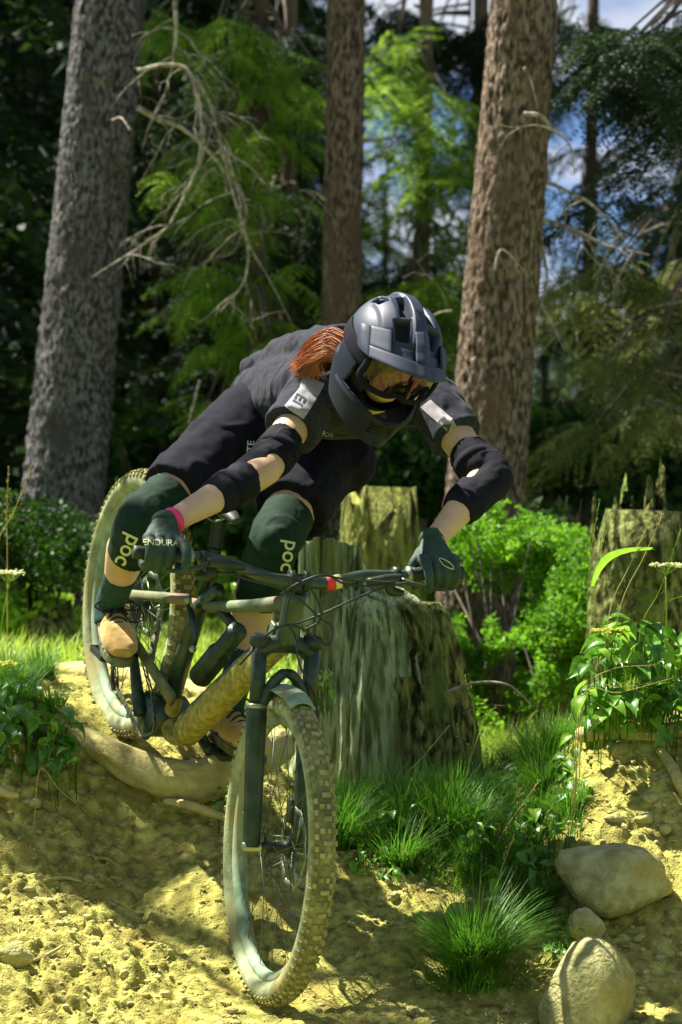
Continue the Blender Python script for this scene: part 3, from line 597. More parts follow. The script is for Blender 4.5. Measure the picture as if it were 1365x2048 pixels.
# shrubs and undergrowth behind
def leaf_cloud(n, rg, size, c, r):
    d = rg.normal(size=(n,3)); d /= np.linalg.norm(d, axis=1)[:,None]; rad = rg.uniform(.35,1,(n,1))**.6; p = np.array(c)+d*rad*np.array(r)
    lump = fbm(p*3.2, 3, 4); p = p[lump > -.25]; n = len(p)
    a = rg.normal(size=(n,3)); a /= np.linalg.norm(a, axis=1)[:,None]; b = np.cross(a, rg.normal(size=(n,3))); b /= np.linalg.norm(b, axis=1)[:,None]; s = size*rg.uniform(.6,1.4,(n,1))
    q0 = p-a*s; q1 = p+b*s*.45; q2 = p+a*s; q3 = p-b*s*.45; return np.concatenate([np.stack([q0,q1,q2],1), np.stack([q0,q2,q3],1)])
def bush(px, py, D, wpx, hpx, matname, label, seed, n=1800, size=.035, group=None, depth=.5, fr=None):
    rg = np.random.default_rng(seed); c = P(px, py, D); o = empty('bush', (c.x, c.y, h1(c.x, c.y))); tag(o, label, 'bush', group); sx = wpx/2*D/FPX; sz = hpx/2*D/FPX; T = []
    for i in range(7): cc = (c.x+rg.uniform(-.6,.6)*sx, c.y+rg.uniform(-.5,.5)*depth, c.z+rg.uniform(-.45,.45)*sz); T.append(leaf_cloud(n//7, rg, size, cc, (sx*.6, depth*.6, sz*.6)))
    mb = MB()
    for i in range(7): e = Vector((c.x+rg.uniform(-.7,.7)*sx, c.y+rg.uniform(-.3,.3), c.z+rg.uniform(-.2,.8)*sz)); b = Vector((c.x+rg.uniform(-.2,.2)*sx, c.y, h1(c.x, c.y)-.03)); mb.add(*tube([b, (b+e)/2+Vector((0,0,.05)), e], [.008,.006,.002], 5))
    mesh_obj('stem', mb, M['twig_dark'], o); tri_obj('foliage', np.concatenate(T), M[matname], o); return o
bush(1010, 1120, 9.5, 360, 270, 'bush', 'tall bright green bush hiding the foot of the right trunk', 41, 26000, .0125)
bush(1090, 1290, 9.3, 300, 320, 'bush', 'lush green bush right of the splintered stump', 42, 26000, .0125)
bush(950, 1350, 9.6, 200, 300, 'bush', 'green bush between the stump and the taller shrubs', 43, 18000, .0125)
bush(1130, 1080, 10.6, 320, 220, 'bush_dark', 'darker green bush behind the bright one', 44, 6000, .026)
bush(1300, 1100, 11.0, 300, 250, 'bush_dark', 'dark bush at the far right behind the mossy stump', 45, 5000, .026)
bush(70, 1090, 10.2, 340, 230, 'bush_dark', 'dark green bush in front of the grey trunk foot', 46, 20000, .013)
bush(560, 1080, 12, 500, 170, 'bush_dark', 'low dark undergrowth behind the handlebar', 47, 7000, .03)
bush(300, 1150, 13, 380, 180, 'bush_lime', 'sunny green undergrowth seen through the rear wheel', 48, 7000, .03)
bush(60, 1225, 10.4, 330, 120, 'bush_lime', 'sunlit leafy growth beside the small clearing stump', 49, 5000, .024)
bush(1040, 1400, 9.8, 330, 200, 'bush', 'bright bush low between stump and right weeds', 53, 18000, .0125)
bush(1150, 1190, 11.5, 300, 330, 'bush', 'sunlit green thicket filling the right middle', 54, 16000, .02)
bush(900, 1180, 12.5, 240, 330, 'bush', 'green thicket glowing behind the left glove', 55, 14000, .02)
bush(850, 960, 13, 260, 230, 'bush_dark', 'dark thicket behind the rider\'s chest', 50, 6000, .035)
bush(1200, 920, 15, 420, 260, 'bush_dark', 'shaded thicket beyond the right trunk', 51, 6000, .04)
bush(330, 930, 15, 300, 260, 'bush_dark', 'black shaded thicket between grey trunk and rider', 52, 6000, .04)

# ------------------------------------------------------------------ grass and herbs
def blade_tris(base, d, l, w, bend, seg=4):
    """vectorised: base (n,3), d azimuth (n), l, w, bend"""
    n = len(base); t = np.linspace(0, 1, seg+1); dx = np.cos(d); dy = np.sin(d); P_ = []
    for tt in t:
        h = l*(tt-.35*bend*tt**2.4); o = l*bend*tt**1.8*.9; P_.append(base+np.stack([dx*o, dy*o, h], 1))
    T = []; side = np.stack([-dy, dx, 0*dx], 1)
    for i in range(seg):
        w0 = (w*(1-t[i]**1.5))[:,None]; w1 = (w*(1-t[i+1]**1.5))[:,None]; a = P_[i]-side*w0; b = P_[i]+side*w0; c = P_[i+1]+side*w1; e = P_[i+1]-side*w1
        T.append(np.stack([a,b,c],1)); 
        if i < seg-1: T.append(np.stack([a,c,e],1))
    return np.concatenate(T)
def tuft_tris(n, rad, l, rg, w=.0016, spread=1.0):
    a = rg.uniform(0, 6.283, n); r = rad*np.sqrt(rg.random(n)); b = np.stack([np.cos(a)*r, np.sin(a)*r, -.01+0*r], 1); d = a+rg.normal(size=n)*.5
    return blade_tris(b, d, l*rg.uniform(.5,1.1,n), w*rg.uniform(.7,1.4,n), np.clip(spread*rg.uniform(.15,1.1,n), 0, 1.4))
rgg = np.random.default_rng(12)
hero = hit_px(945, 1960)
o = tri_obj('grass_tuft', np.concatenate([tuft_tris(1000, .055, .30, rgg, .0014, 1.4), tuft_tris(500, .15, .09, rgg, .0014, 1.2), tuft_tris(260, .05, .24, rgg, .0022, .9)])+np.array(hero), M['grass'], org=hero); tag(o, 'big arching tuft of fine green grass at the edge of the trail', 'grass tuft')
TM = [tri_obj('grass_tuft', tuft_tris(260, .045, l, rgg, .0017, 1.0), M['grass']) for l in (.15,.2,.24)]
TL = [tri_obj('grass_tuft', tuft_tris(170, .05, l, rgg, .0017, .8), M['grass_lime']) for l in (.2,.26)]
datas = [t.data for t in TM]; dl = [t.data for t in TL]
for t in TM+TL: bpy.data.objects.remove(t)
def put_tuft(x, y, data, s, label, group):
    z = onbank(x, y).z if abs(x) < 1.3 and 4.7 < y < 9.5 else h1(x, y); o = bpy.data.objects.new('grass_tuft', data); COL.objects.link(o); o.location = (x, y, z-.005); o.scale = (s, s, s*rgg.uniform(.85,1.15)); o.rotation_euler = (rgg.normal()*.1, rgg.normal()*.1, rgg.uniform(0,6.28)); tag(o, label, 'grass tuft', group); return o
for i in range(70):
    px = rgg.uniform(655, 1160); D = rgg.uniform(6.62, 7.25) if px < 930 else rgg.uniform(6.3, 7.6); x = (px-682.5)/FPX*D
    if 640 < px < 960 and D > 7.15: continue
    put_tuft(x, D, datas[i % 3], rgg.uniform(.55, 1.05), 'green grass tuft on the bank between the stump and the trail', 'green grass tufts on the bank')
for i in range(26):
    px = rgg.uniform(930, 1165); D = rgg.uniform(7.2, 8.6); put_tuft((px-682.5)/FPX*D, D, dl[i % 2], rgg.uniform(.7, 1.1), 'sunlit lime green grass clump right of the stump', 'lime grass clumps right of the stump')
for i in range(12):
    px = rgg.uniform(1165, 1290); D = rgg.uniform(6.75, 7.1); put_tuft((px-682.5)/FPX*D, D, dl[i % 2], rgg.uniform(.5, .8), 'arching lime grass among the weeds at the right edge', 'lime grass among the right weeds')
for i in range(10):
    px = rgg.uniform(-20, 130); D = rgg.uniform(6.9, 7.5); put_tuft((px-682.5)/FPX*D, D, datas[i % 3], rgg.uniform(.45, .8), 'grass tuft behind the leafy weed on the left ledge', 'grass tufts on the left ledge')
# ground cover in the meadow
n = 26000; D = 8.2+RNG.random(n)**1.4*16; px = RNG.uniform(-120, 1500, n); x = (px-682.5)/FPX*D; b = np.stack([x, D, H(x, D)-.01], 1)
g = tri_obj('meadow_grass', blade_tris(b, RNG.uniform(0,6.28,n), RNG.uniform(.06,.2,n), RNG.uniform(.003,.007,n), RNG.uniform(.2,1,n), 3), M['grass_lime']); tag(g, 'sunny meadow grass covering the clearing floor', 'grass', kind='stuff')
n = 9000; px = RNG.uniform(650, 1165, n); D = RNG.uniform(6.45, 8.3, n); k_ = ~((px < 930) & (D > 7.35)); px = px[k_]; D = D[k_]; n = len(px); x = (px-682.5)/FPX*D; k_ = (D > 6.5+.35*np.clip((900-px)/250, 0, 1)); x = x[k_]; D = D[k_]; n = len(x); b = np.stack([x, D, H(x, D)-.012], 1)
g = tri_obj('bank_grass', blade_tris(b, RNG.uniform(0,6.28,n), RNG.uniform(.03,.11,n), RNG.uniform(.0012,.0024,n), RNG.uniform(.2,1,n), 3), M['grass']); tag(g, 'short grass cover on the bank below the stump', 'grass', kind='stuff')

# broad leaves
def leaf_data(name, m, l=1.0, w=.55, lobes=0):
    v = []; f = []; n = 9
    for i in range(n):
        t = i/(n-1); hw = w*.5*math.sin(math.pi*min(1, t**.75))*(1+.10*math.sin(t*40)*lobes); z = .16*math.sin(t*math.pi)-.22*t*t
        v += [(t*l, -hw, z+.10*hw/w), (t*l, -hw*.5, z-.02), (t*l, 0, z-.05), (t*l, hw*.5, z-.02), (t*l, hw, z+.10*hw/w)]
    for i in range(n-1):
        for k in range(4): a = i*5+k; f.append((a, a+1, a+6, a+5))
    me = bpy.data.meshes.new(name); me.from_pydata(v, [], f); me.materials.append(m); me.polygons.foreach_set('use_smooth', [True]*len(f)); me.update(); return me
LEAF = [leaf_data('leaf', M['leaf'], w=.62), leaf_data('leaf', M['leaf'], w=.5, lobes=1), leaf_data('leaf', M['leaf_lime'], w=.6)]
def leafy(px, py, D, wpx, hpx, n, size, label, seed, mixlime=.2, name='leafy_weed'):
    rg = np.random.default_rng(seed); c = P(px, py, D); b = onbank(c.x, c.y+.05); o = empty(name, b); tag(o, label, 'plant'); mb = MB()
    for i in range(n):
        a = rg.uniform(0, 6.28); r = math.sqrt(rg.random()); e = Vector((c.x+math.cos(a)*r*wpx/2*D/FPX, c.y+rg.uniform(-.12,.1), c.z+math.sin(a)*r*hpx/2*D/FPX)); gz = onbank(e.x, e.y).z
        if e.z < gz+.01: e.z = gz+.015+.03*rg.random()
        rt_ = onbank(b.x+(e.x-b.x)*.75, e.y+.06)-Vector((0,0,.01)); rt_ = rt_ if (e-rt_).length < .11 else e+(rt_-e)*(.11/(e-rt_).length); mb.add(*tube([rt_, (rt_+e)/2+Vector((0,0,.02)), e], [.0016,.0014,.001], 4))
        lf = bpy.data.objects.new('leaf', LEAF[2] if rg.random() < mixlime else LEAF[rg.integers(2)]); COL.objects.link(lf); lf.parent = o; s = size*rg.uniform(.55,1.25); lf.scale = (s,s,s); lf.location = e-b
        lf.rotation_euler = (rg.normal()*.5, rg.uniform(-.1,1.0), -math.pi/2+rg.normal()*1.1)
    mesh_obj('stem', mb, M['grass'], o); return o
leafy(55, 1470, 6.75, 200, 130, 84, .07, 'low weed with glossy heart shaped leaves on the left edge of the bank', 61)
leafy(10, 1400, 6.95, 150, 100, 44, .065, 'darker leafy weed behind the heart leaved one at far left', 62, .05)
leafy(130, 1510, 6.68, 70, 80, 12, .052, 'drooping leaves hanging over the shaded dirt face', 63, .1)
leafy(1270, 1330, 6.75, 225, 190, 120, .078, 'dense broad leaved weed on the right bank above the rocks', 64, .3)
leafy(1215, 1400, 6.7, 130, 110, 44, .065, 'broad leaved weed among arching grass on the right bank', 65, .35)
leafy(1350, 1400, 6.72, 110, 120, 36, .07, 'leafy weed hanging over the root at the right edge', 66, .1)
leafy(760, 1745, 6.62, 130, 50, 30, .032, 'small pale lobed weed on the dirt ledge under the grass', 67, .7)
leafy(1060, 1750, 6.5, 180, 130, 80, .045, 'mixed leafy weeds behind the big grass tuft', 68, .15)
leafy(1100, 1660, 6.8, 130, 150, 60, .055, 'broad leaved weeds in the shade at the right of the bank', 69, .25)
leafy(960, 1600, 7.1, 170, 100, 60, .042, 'leafy herb at the foot of the splintered stump', 70, .4)
leafy(830, 1640, 6.85, 200, 90, 44, .034, 'small shaded weeds growing through the grass below the stump', 81, .15)
leafy(730, 1600, 6.95, 140, 80, 26, .034, 'low herb between the front tyre and the stump', 82, .2)
leafy(1010, 1660, 6.7, 180, 110, 50, .04, 'tangled weeds in the middle of the right bank grass', 83, .3)
leafy(1080, 1570, 7.3, 170, 80, 44, .042, 'sunlit weeds under the white umbel right of the stump', 84, .8)
leafy(430, 1590, 6.7, 50, 36, 9, .026, 'tiny weed sprouting under the root lip', 71, .2)
leafy(1130, 1900, 6.15, 90, 130, 26, .04, 'dark weeds right of the big grass tuft', 72, .05)
leafy(650, 1355, 7.35, 60, 40, 16, .035, 'bright sprig growing against the stump behind the fork', 73, .8)
leafy(570, 1350, 8.2, 70, 40, 20, .04, 'bright leafy weed seen between the fork crown and tyre', 74, .8)
leafy(480, 1180, 8.0, 40, 100, 10, .045, 'sprig of sunlit leaves seen beside the seat tube', 75, .8)
# long dock leaf
dl_ = leaf_data('dock_leaf', M['leaf_lime'], w=.2, lobes=1); o = bpy.data.objects.new('dock_leaf', dl_); COL.objects.link(o); o.location = P(1182,1172,6.7); a = P(1284,1072,6.7)-P(1182,1172,6.7); o.rotation_euler = a.to_track_quat('X','Z').to_euler(); o.scale = (a.length, a.length, a.length); tag(o, 'long ragged lime green leaf standing up against the mossy stump', 'leaf')

def umbel(px, py, D, wpx, m, label, base, seed, lean=0):
    rg = np.random.default_rng(seed); c = P(px, py, D); b = Vector(base); o = empty('umbel_flower', b); tag(o, label, 'flower'); mid = (c+b)/2+Vector((lean,0,.0)); r = wpx/2*D/FPX; j = c-Vector((0,0,r*.7)); mb = MB(); fl = MB()
    mb.add(*stube([b, mid, j], [.003,.0022,.0016], 5, 6))
    for i in range(22):
        a = rg.uniform(0,6.28); q = math.sqrt(rg.random()); e = c+Vector((math.cos(a)*q*r, math.sin(a)*q*r, -.12*r*q*q+rg.normal()*.002)); mb.add(*tube([j, (j+e)/2-Vector((0,0,r*.06)), e], [.0007,.0006,.0005], 4))
        for k in range(10):
            w = rg.normal(size=3)*r*.10; w[2] *= .4; fl.add(IV*np.array([.0032,.0032,.0016])*rg.uniform(.6,1.3)+np.array(e)+w, [tuple(t) for t in IF])
    mesh_obj('stem', mb, M['grass_lime'], o); mesh_obj('flower_head', fl, m, o, smooth=False)
gp = lambda px, D: onbank((px-682.5)/FPX*D, D) if abs((px-682.5)/FPX*D) < 1.25 else ground_px(px, D)
umbel(1058,1538,7.2,56,M['flower'],'white flat topped umbel flower right of the stump', gp(1065,7.2), 1)
umbel(1332,1128,6.8,62,M['flower'],'white umbel flower against the mossy stump at the right edge', gp(1300,6.8), 2, .02)
umbel(18,1142,7.3,70,M['flower'],'white umbel flower at the left edge over the sunny clearing', gp(-10,7.3), 3)
umbel(1215,1258,6.7,80,M['yellow_flower'],'yellow green umbel rising from the right weeds', gp(1225,6.8), 4)
umbel(10,1325,7.1,60,M['yellow_flower'],'yellow green umbel at the left edge behind the leaves', gp(0,7.2), 5)
umbel(992,1795,6.3,40,M['flower'],'small white umbel above the big grass tuft', gp(1000,6.35), 6)
umbel(990,1528,7.7,40,M['flower'],'small pale umbel behind the lime grass', gp(985,7.7), 7)
def seed_stem(pts, D, label, head=.3, m='straw', r=.0011, group=None, seed=0):
    rg = np.random.default_rng(seed+int(abs(pts[0][0]))); ps = [P(x, y, D) for x, y in pts]; g0 = ps[0]; zz = onbank(g0.x, g0.y).z if abs(g0.x) < 1.25 and g0.y < 9.4 else h1(g0.x, g0.y)
    if g0.z > zz+.01: ps = [Vector((g0.x-(ps[1].x-g0.x)*.3, g0.y, zz))]+ps
    o = empty('meadow_stalk', ps[0]); tag(o, label, 'grass stem', group); s = spline(ps, 6); mesh_obj('stem', tube(s, lerp_list([r*1.3, r*.7], len(s)), 5), M[m], o)
    mb = MB(); n = len(s); k0 = int(n*(1-head))
    for i in range(k0, n):
        for j in range(3):
            c = np.array(s[i])+rg.normal(size=3)*[.006,.004,.004]*(1.2-(i-k0)/(n-k0)); mb.add(IV*np.array([.0016,.0014,.0038])*rg.uniform(.7,1.3)+c, [tuple(t) for t in IF])
    if head: mesh_obj('seed_head', mb, M[m], o, smooth=False)
    return o
for k, (pts, D, lb, hd, mm) in enumerate([
    ([(1215,1250),(1260,1130),(1305,1030)],6.7,'tall seed grass stem crossing the mossy stump, its tip highest',.3,'straw'),
    ([(1235,1240),(1290,1110),(1325,1030)],6.72,'red brown grass stem just right of the highest one',.15,'straw'),
    ([(1175,1230),(1180,1120),(1200,1000)],6.8,'thin upright grass stem at the left of the right weeds',.4,'grass_lime'),
    ([(1190,1250),(1192,1140),(1215,1060)],6.8,'thin green seed stem left of the long leaf',.5,'grass_lime'),
    ([(1280,1270),(1320,1180),(1362,1060)],6.7,'seed grass stem leaning to the right picture edge',.35,'grass_lime'),
    ([(1290,1280),(1330,1210),(1370,1190)],6.65,'bent green stem under the white umbel at right',0,'grass_lime'),
    ([(1170,1390),(1250,1375),(1330,1360)],6.6,'yellow stalk lying sideways across the right weeds',0,'straw'),
    ([(1165,1395),(1240,1385),(1350,1355)],6.58,'second yellow stalk lying just under the first',0,'straw'),
    ([(1165,1415),(1220,1420),(1255,1408)],6.6,'short curved straw lowest across the right weeds',.1,'straw'),
    ([(1170,1395),(1220,1340),(1310,1330)],6.6,'yellow stalk rising over the broad leaves at right',.1,'straw'),
    ([(-10,1110),(30,1020),(66,925)],8,'seed grass stem at the left edge before the grey trunk',.4,'straw'),
    ([(15,1110),(14,1020),(18,935)],8,'thin seed grass stem at the far left edge',.4,'straw'),
    ([(225,1080),(250,1000),(275,962)],8,'single grass tip behind the rear tyre',.4,'straw'),
    ([(905,1640),(940,1520),(950,1430),(930,1350)],7.0,'tall thin flowering stem at the right edge of the stump',.3,'grass_lime'),
    ([(900,1680),(930,1560),(965,1450),(990,1415)],6.95,'yellow flowered stalk right of the stump',.25,'grass_lime'),
    ([(805,1565),(850,1510),(900,1450)],7.0,'thin straw slanting across the stump bark',0,'straw'),
    ([(692,1560),(690,1450),(692,1340)],7.2,'thin upright straw in front of the stump wood',0,'straw'),
    ([(960,1760),(1010,1660),(1080,1560)],6.7,'long slanting yellow stem across the bank grass',.1,'straw'),
    ([(985,1790),(1010,1720),(1030,1670)],6.4,'reddish seed stalk above the big tuft',.3,'straw'),
    ([(945,1760),(950,1700),(948,1640)],6.5,'upright green herb stalk above the big tuft',.3,'grass'),
    ([(740,1720),(735,1660),(690,1620),(668,1610)],6.7,'arched straw on the bank beside the front tyre',0,'straw'),
    ([(1040,1650),(1038,1560),(1042,1495)],7.1,'branching seed stem beside the white umbel',.4,'straw'),
    ([(1130,1640),(1145,1540),(1120,1470)],7.0,'nodding bud stem near the right bushes',.15,'grass'),
    ([(1150,1700),(1150,1600),(1158,1500)],6.9,'dark upright stalk right of the bushes',.3,'grass'),
    ([(1020,1760),(1040,1830),(1120,1820)],6.2,'bent straw arching over the big tuft',.1,'straw'),
    ([(80,1540),(120,1580),(188,1635)],6.55,'long dry stalk lying on the shaded dirt face',0,'straw')]):
    seed_stem(pts, D, lb, hd, mm, seed=k)
for i in range(34):
    px = rgg.uniform(930, 1165); D = rgg.uniform(7.0, 8.2); y = rgg.uniform(1440, 1560); g_ = gp(px, D); yb = 1024+(CAM.z-g_.z)/D*FPX
    seed_stem([(px, yb), (px+rgg.uniform(-10,10), (yb+y)/2), (px+rgg.uniform(-30,30), y)], D, 'fine meadow grass stem with a loose seed head right of the stump', .35, rgg.choice(['grass_lime','straw']), .0008, 'fine seed stems right of the stump', i)
wood_tube('dead_twig', [P(890,1385,7.4), P(950,1366,7.35), P(1010,1368,7.3), P(1048,1395,7.3), P(1072,1422,7.3)], [.005,.0045,.0035,.002], 'twig', 'thin arched bare twig springing from the stump to the right', 'twig', 3, k=6, n=7)
wood_tube('dead_twig', [P(920,1425,7.5), P(960,1410,7.45), P(1010,1412,7.45)], [.003,.0025,.0015], 'twig_dark', 'short bare twig below the arched one beside the stump', 'twig', 4, k=5, n=6)
# ------------------------------------------------------------------ bicycle
RC = P(272,1207,6.95); FC = P(553,1695,6.0)
f_ = (FC-RC).normalized(); v_ = Vector((.07,0,1)); n_ = f_.cross(v_).normalized(); u_ = n_.cross(f_).normalized()
if u_.z < 0: u_ = -u_
def BP(x, y, off=0):
    o = RC+n_*off; d = (P(x, y, 1)-CAM); t = (o-CAM).dot(n_)/d.dot(n_); return CAM+d*t
nf = Vector((-.945,-.32,.066)).normalized(); ff = Vector((0,0,1)).cross(nf).normalized(); ff = ff if ff.y < 0 else -ff; uf = nf.cross(ff).normalized(); uf = uf if uf.z > 0 else -uf
bike = empty('mountain_bike', RC); tag(bike, 'dusty dark green full suspension mountain bike dropping off the root lip', 'bicycle')
def wheel(C, n, name_seed, disc_r=.09):
    n = n.normalized(); a = Vector((0,0,1)); a = (a-n*a.dot(n)).normalized(); b = n.cross(a).normalized(); w = empty('wheel', (0,0,0)); w.parent = bike; w.location = (0,0,0); ORG[w.name] = Vector(RC)
    pt = lambda r, t, x: C+a*(r*math.cos(t))+b*(r*math.sin(t))+n*x
    # tyre
    nu, nv = 140, 22; v = []; f = []; mi = []; mb = MB(); RT = .340; rw, rh = .031, .029
    for i in range(nu):
        t = 2*math.pi*i/nu
        for k in range(nv): q = 2*math.pi*k/nv; v.append(tuple(pt(RT+rh*math.cos(q), t, rw*math.sin(q))))
    fa, fb = [], []
    for i in range(nu):
        for k in range(nv):
            q = (i*nv+k, i*nv+(k+1)%nv, ((i+1)%nu)*nv+(k+1)%nv, ((i+1)%nu)*nv+k); (fa if math.cos(2*math.pi*(k+.5)/nv) > .55 else fb).append(q)
    mb.add(v, fa, 0); mb.f += [list(q) for q in fb]; mb.m += [1]*len(fb)
    ty = mesh_obj('tyre', mb, [M['tyre'], M['sidewall']], w)
    kb = MB()
    for i in range(84):
        t = 2*math.pi*i/84
        for q, hw, hl in ((0 if i % 2 else .22, .0062, .0062), (-.28 if i % 2 else -.22, .005, .0062), (.62, .0045,.0068), (-.62, .0045,.0068), (1.02, .0048,.0072), (-1.02,.0048,.0072)):
            tt = t+(.5*2*math.pi/84 if abs(q) in (.62,) else 0); er = (a*math.cos(tt)+b*math.sin(tt)); et = (-a*math.sin(tt)+b*math.cos(tt)); nn = er*math.cos(q)+n*math.sin(q); ss = n*math.cos(q)-er*math.sin(q)
            c = pt(RT+(rh+.0022)*math.cos(q), tt, (rw+.0022)*math.sin(q)); kb.add(*box(c, (ss, et, nn), (hw*.92, hl*.85, .0030)))
    tag(mesh_obj('tread_knobs', kb, M['knob'], w, smooth=False), kind='stuff')
    # rim
    mb = MB(); prof = [(.318,-.015),(.318,.015),(.309,.0165),(.300,.012),(.293,.005),(.293,-.005),(.300,-.012),(.309,-.0165)]; m = len(prof); v = []
    for i in range(nu):
        for (r, x) in prof: v.append(tuple(pt(r, 2*math.pi*i/nu, x)))
    mesh_obj('rim', (v, [(i*m+k, i*m+(k+1)%m, ((i+1)%nu)*m+(k+1)%m, ((i+1)%nu)*m+k) for i in range(nu) for k in range(m)]), M['rim'], w)
    mb = MB(); mb.add(*tube([C-n*.05, C-n*.034, C-n*.03, C-n*.02, C+n*.02, C+n*.03, C+n*.034, C+n*.05], [.009,.012,.028,.014,.014,.028,.012,.009], 20)); mesh_obj('hub', mb, M['dark_metal'], w)
    for i in range(32):
        s = 1 if i % 2 else -1; t = 2*math.pi*i/32; cr_ = (1 if (i//2) % 2 else -1)*1.15; a0 = pt(.027, t+cr_, s*.032); a1 = pt(.296, t, s*.004); mesh_obj('spoke', tube([a0, a1], .0011, 5), M['spoke'], w)
    # brake disc on rider's left
    mb = MB(); x = -.043; N_ = 60
    for i in range(N_):
        t0 = 2*math.pi*i/N_; t1 = 2*math.pi*(i+1)/N_; wv0 = .003*math.sin(i*2*math.pi/6); wv1 = .003*math.sin((i+1)*2*math.pi/6)
        q = [pt(disc_r+wv0, t0, x), pt(disc_r+wv1, t1, x), pt(disc_r-.016+wv1, t1, x), pt(disc_r-.016+wv0, t0, x)]; q2 = [p+n*.002 for p in q]
        mb.add([tuple(p) for p in q+q2], [(0,1,2,3),(7,6,5,4),(0,4,5,1),(2,6,7,3)])
    for i in range(6): t = i*1.047; mb.add(*tube([pt(.02, t, x), pt(disc_r*.5, t+.35, x), pt(disc_r-.012, t+.5, x)], .0035, 6))
    mesh_obj('brake_disc', mb, M['metal'], w)
    return w, a, b
wf, _, _ = wheel(FC, nf, 0, .1); wr, _, _ = wheel(RC, n_, 1, .09)
# cassette on the rear wheel
mb = MB()
for i, r in enumerate(np.linspace(.105,.025,11)):
    c = RC+n_*(.02+.0042*i)
    k = 40; v = []; 
    for s in (0,1):
        for j in range(k): t = 2*math.pi*j/k; rr = r+(.002 if j % 2 else -.002); v.append(tuple(c+u_*rr*math.cos(t)+f_*rr*math.sin(t)+n_*(.0018*s)))
    mb.add(v, [tuple(range(k)), tuple(reversed(range(k, 2*k)))]+[(j, (j+1)%k, k+(j+1)%k, k+j) for j in range(k)])
mesh_obj('cassette', mb, M['metal'], bike, smooth=False)
# frame
HT = BP(592,1185); HB = BP(572,1290); BB = BP(330,1432)
def part(name, geo, m, mod=None, parent=None, smooth=True):
    o = mesh_obj(name, geo, M[m], parent or bike, smooth=smooth)
    if mod: bevel(o, mod)
    return o
part('head_tube', stube([HT, (HT+HB)/2, HB], [.029,.027,.032], 4, 20), 'frame')
dt0 = HB.lerp(HT,.25); dt1 = BP(372,1462)
s = spline([dt0, dt0.lerp(dt1,.3)+u_*.004, dt0.lerp(dt1,.7), dt1], 6); v, f = tube(s, lerp_list([.026,.03,.034,.036], len(s)), 24, wd=n_, rd=lerp_list([.034,.038,.041,.040], len(s)), sq=.7)
dtube = mesh_obj('down_tube', (v, f), [M['frame'], M['frame_dust']], bike)
dd_ = (dt1-dt0).normalized(); dn_ = (n_*.45-u_*1.0); dn_ = (dn_-dd_*dn_.dot(dd_)).normalized(); mid_ = (dt0+dt1)/2
paint(dtube, 1, lambda c: ((c-np.array(mid_)) @ np.array(dn_)) > .002+.010*fbm(c*130, 3, 2))
part('top_tube', tube([HT.lerp(HB,.2), BP(500,1212), BP(425,1214)], [.022,.019,.018], 20, wd=n_, rd=[.022,.016,.015]), 'frame_top')
ST = BP(428,1115); part('seat_tube', tube([BP(436,1180), BP(400,1215), BP(372,1300), BB], [.02,.022,.024,.03], 18), 'frame')
part('seat_stay_yoke', tube([BP(428,1212), BP(372,1205)], [.014,.014], 12, wd=n_), 'frame_top')
for s in (1,-1):
    part('seat_stay', tube([BP(376,1200,.045*s), BP(330,1195,.06*s), RC+n_*.075*s+u_*.03], [.012,.011,.010], 12, wd=n_, rd=[.016,.014,.012]), 'frame_top')
    part('chain_stay', tube([BP(345,1400,.035*s), BP(300,1330,.058*s), RC+n_*.078*s], [.010,.010,.009], 12, wd=n_, rd=[.022,.018,.014]), 'frame_top')
    part('rocker_link', tube([BP(376,1198,.04*s), BP(392,1270,.036*s), BP(385,1300,.036*s)], [.007,.008,.007], 10, wd=n_, rd=[.014,.013,.012]), 'dark_metal')
    part('pivot_bolt', tube([BP(376,1200,.05*s), BP(376,1200,.064*s)], .011, 14), 'metal'); part('pivot_bolt', tube([BP(386,1298,.03*s), BP(386,1298,.046*s)], .010, 14), 'metal')
sh0 = BP(395,1360); sh1 = BP(476,1262)
part('shock', tube([sh0, sh0.lerp(sh1,.05), sh0.lerp(sh1,.08), sh0.lerp(sh1,.55), sh0.lerp(sh1,.57), sh0.lerp(sh1,1)], [.014,.014,.031,.031,.025,.025], 20), 'fork')
part('shock_bridge', tube([BP(476,1262), BP(440,1216)], [.014,.014], 10, wd=n_), 'dark_metal')
part('motor_cover', tube([BB-n_*.06, BB-n_*.05, BB+n_*.05, BB+n_*.06], [.045,.056,.056,.045], 26), 'frame')
part('skid_plate', stube([BP(352,1400,.0), BP(340,1440), BP(356,1478), BP(400,1462)], [.02,.028,.03,.02], 5, 14, wd=n_, rd=[.012,.02,.018,.012]), 'frame_dust')
# saddle, post
SP0 = BP(408,1190); SP1 = BP(432,1095); SP2 = BP(438,1040)
part('seatpost', tube([SP0, SP1], [.0165,.0165], 16), 'fork'); 
bel = []; r_ = []
for i in range(15): bel.append(SP1.lerp(SP2, i/14)); r_.append(.021 if i % 2 else .016)
part('seatpost_collar', tube(bel, r_, 16), 'rubber')
fs = Vector((f_.x, f_.y, 0)).normalized()*.93+Vector((0,0,-.25)); fs.normalize(); sc_ = SP2+Vector((0,0,.035)); us = n_.cross(fs).normalized(); us = us if us.z > 0 else -us
mb = MB(); pts = [sc_-fs*.14+us*.02, sc_-fs*.12+us*.018, sc_-fs*.05+us*.004, sc_+fs*.03, sc_+fs*.1, sc_+fs*.135-us*.006]; mb.add(*stube(pts, [.03,.072,.062,.03,.02,.012], 5, 20, wd=n_, rd=[.012,.022,.022,.018,.014,.01]))
sd = remesh('saddle', mb, .004, M['rubber'], bike, 6)
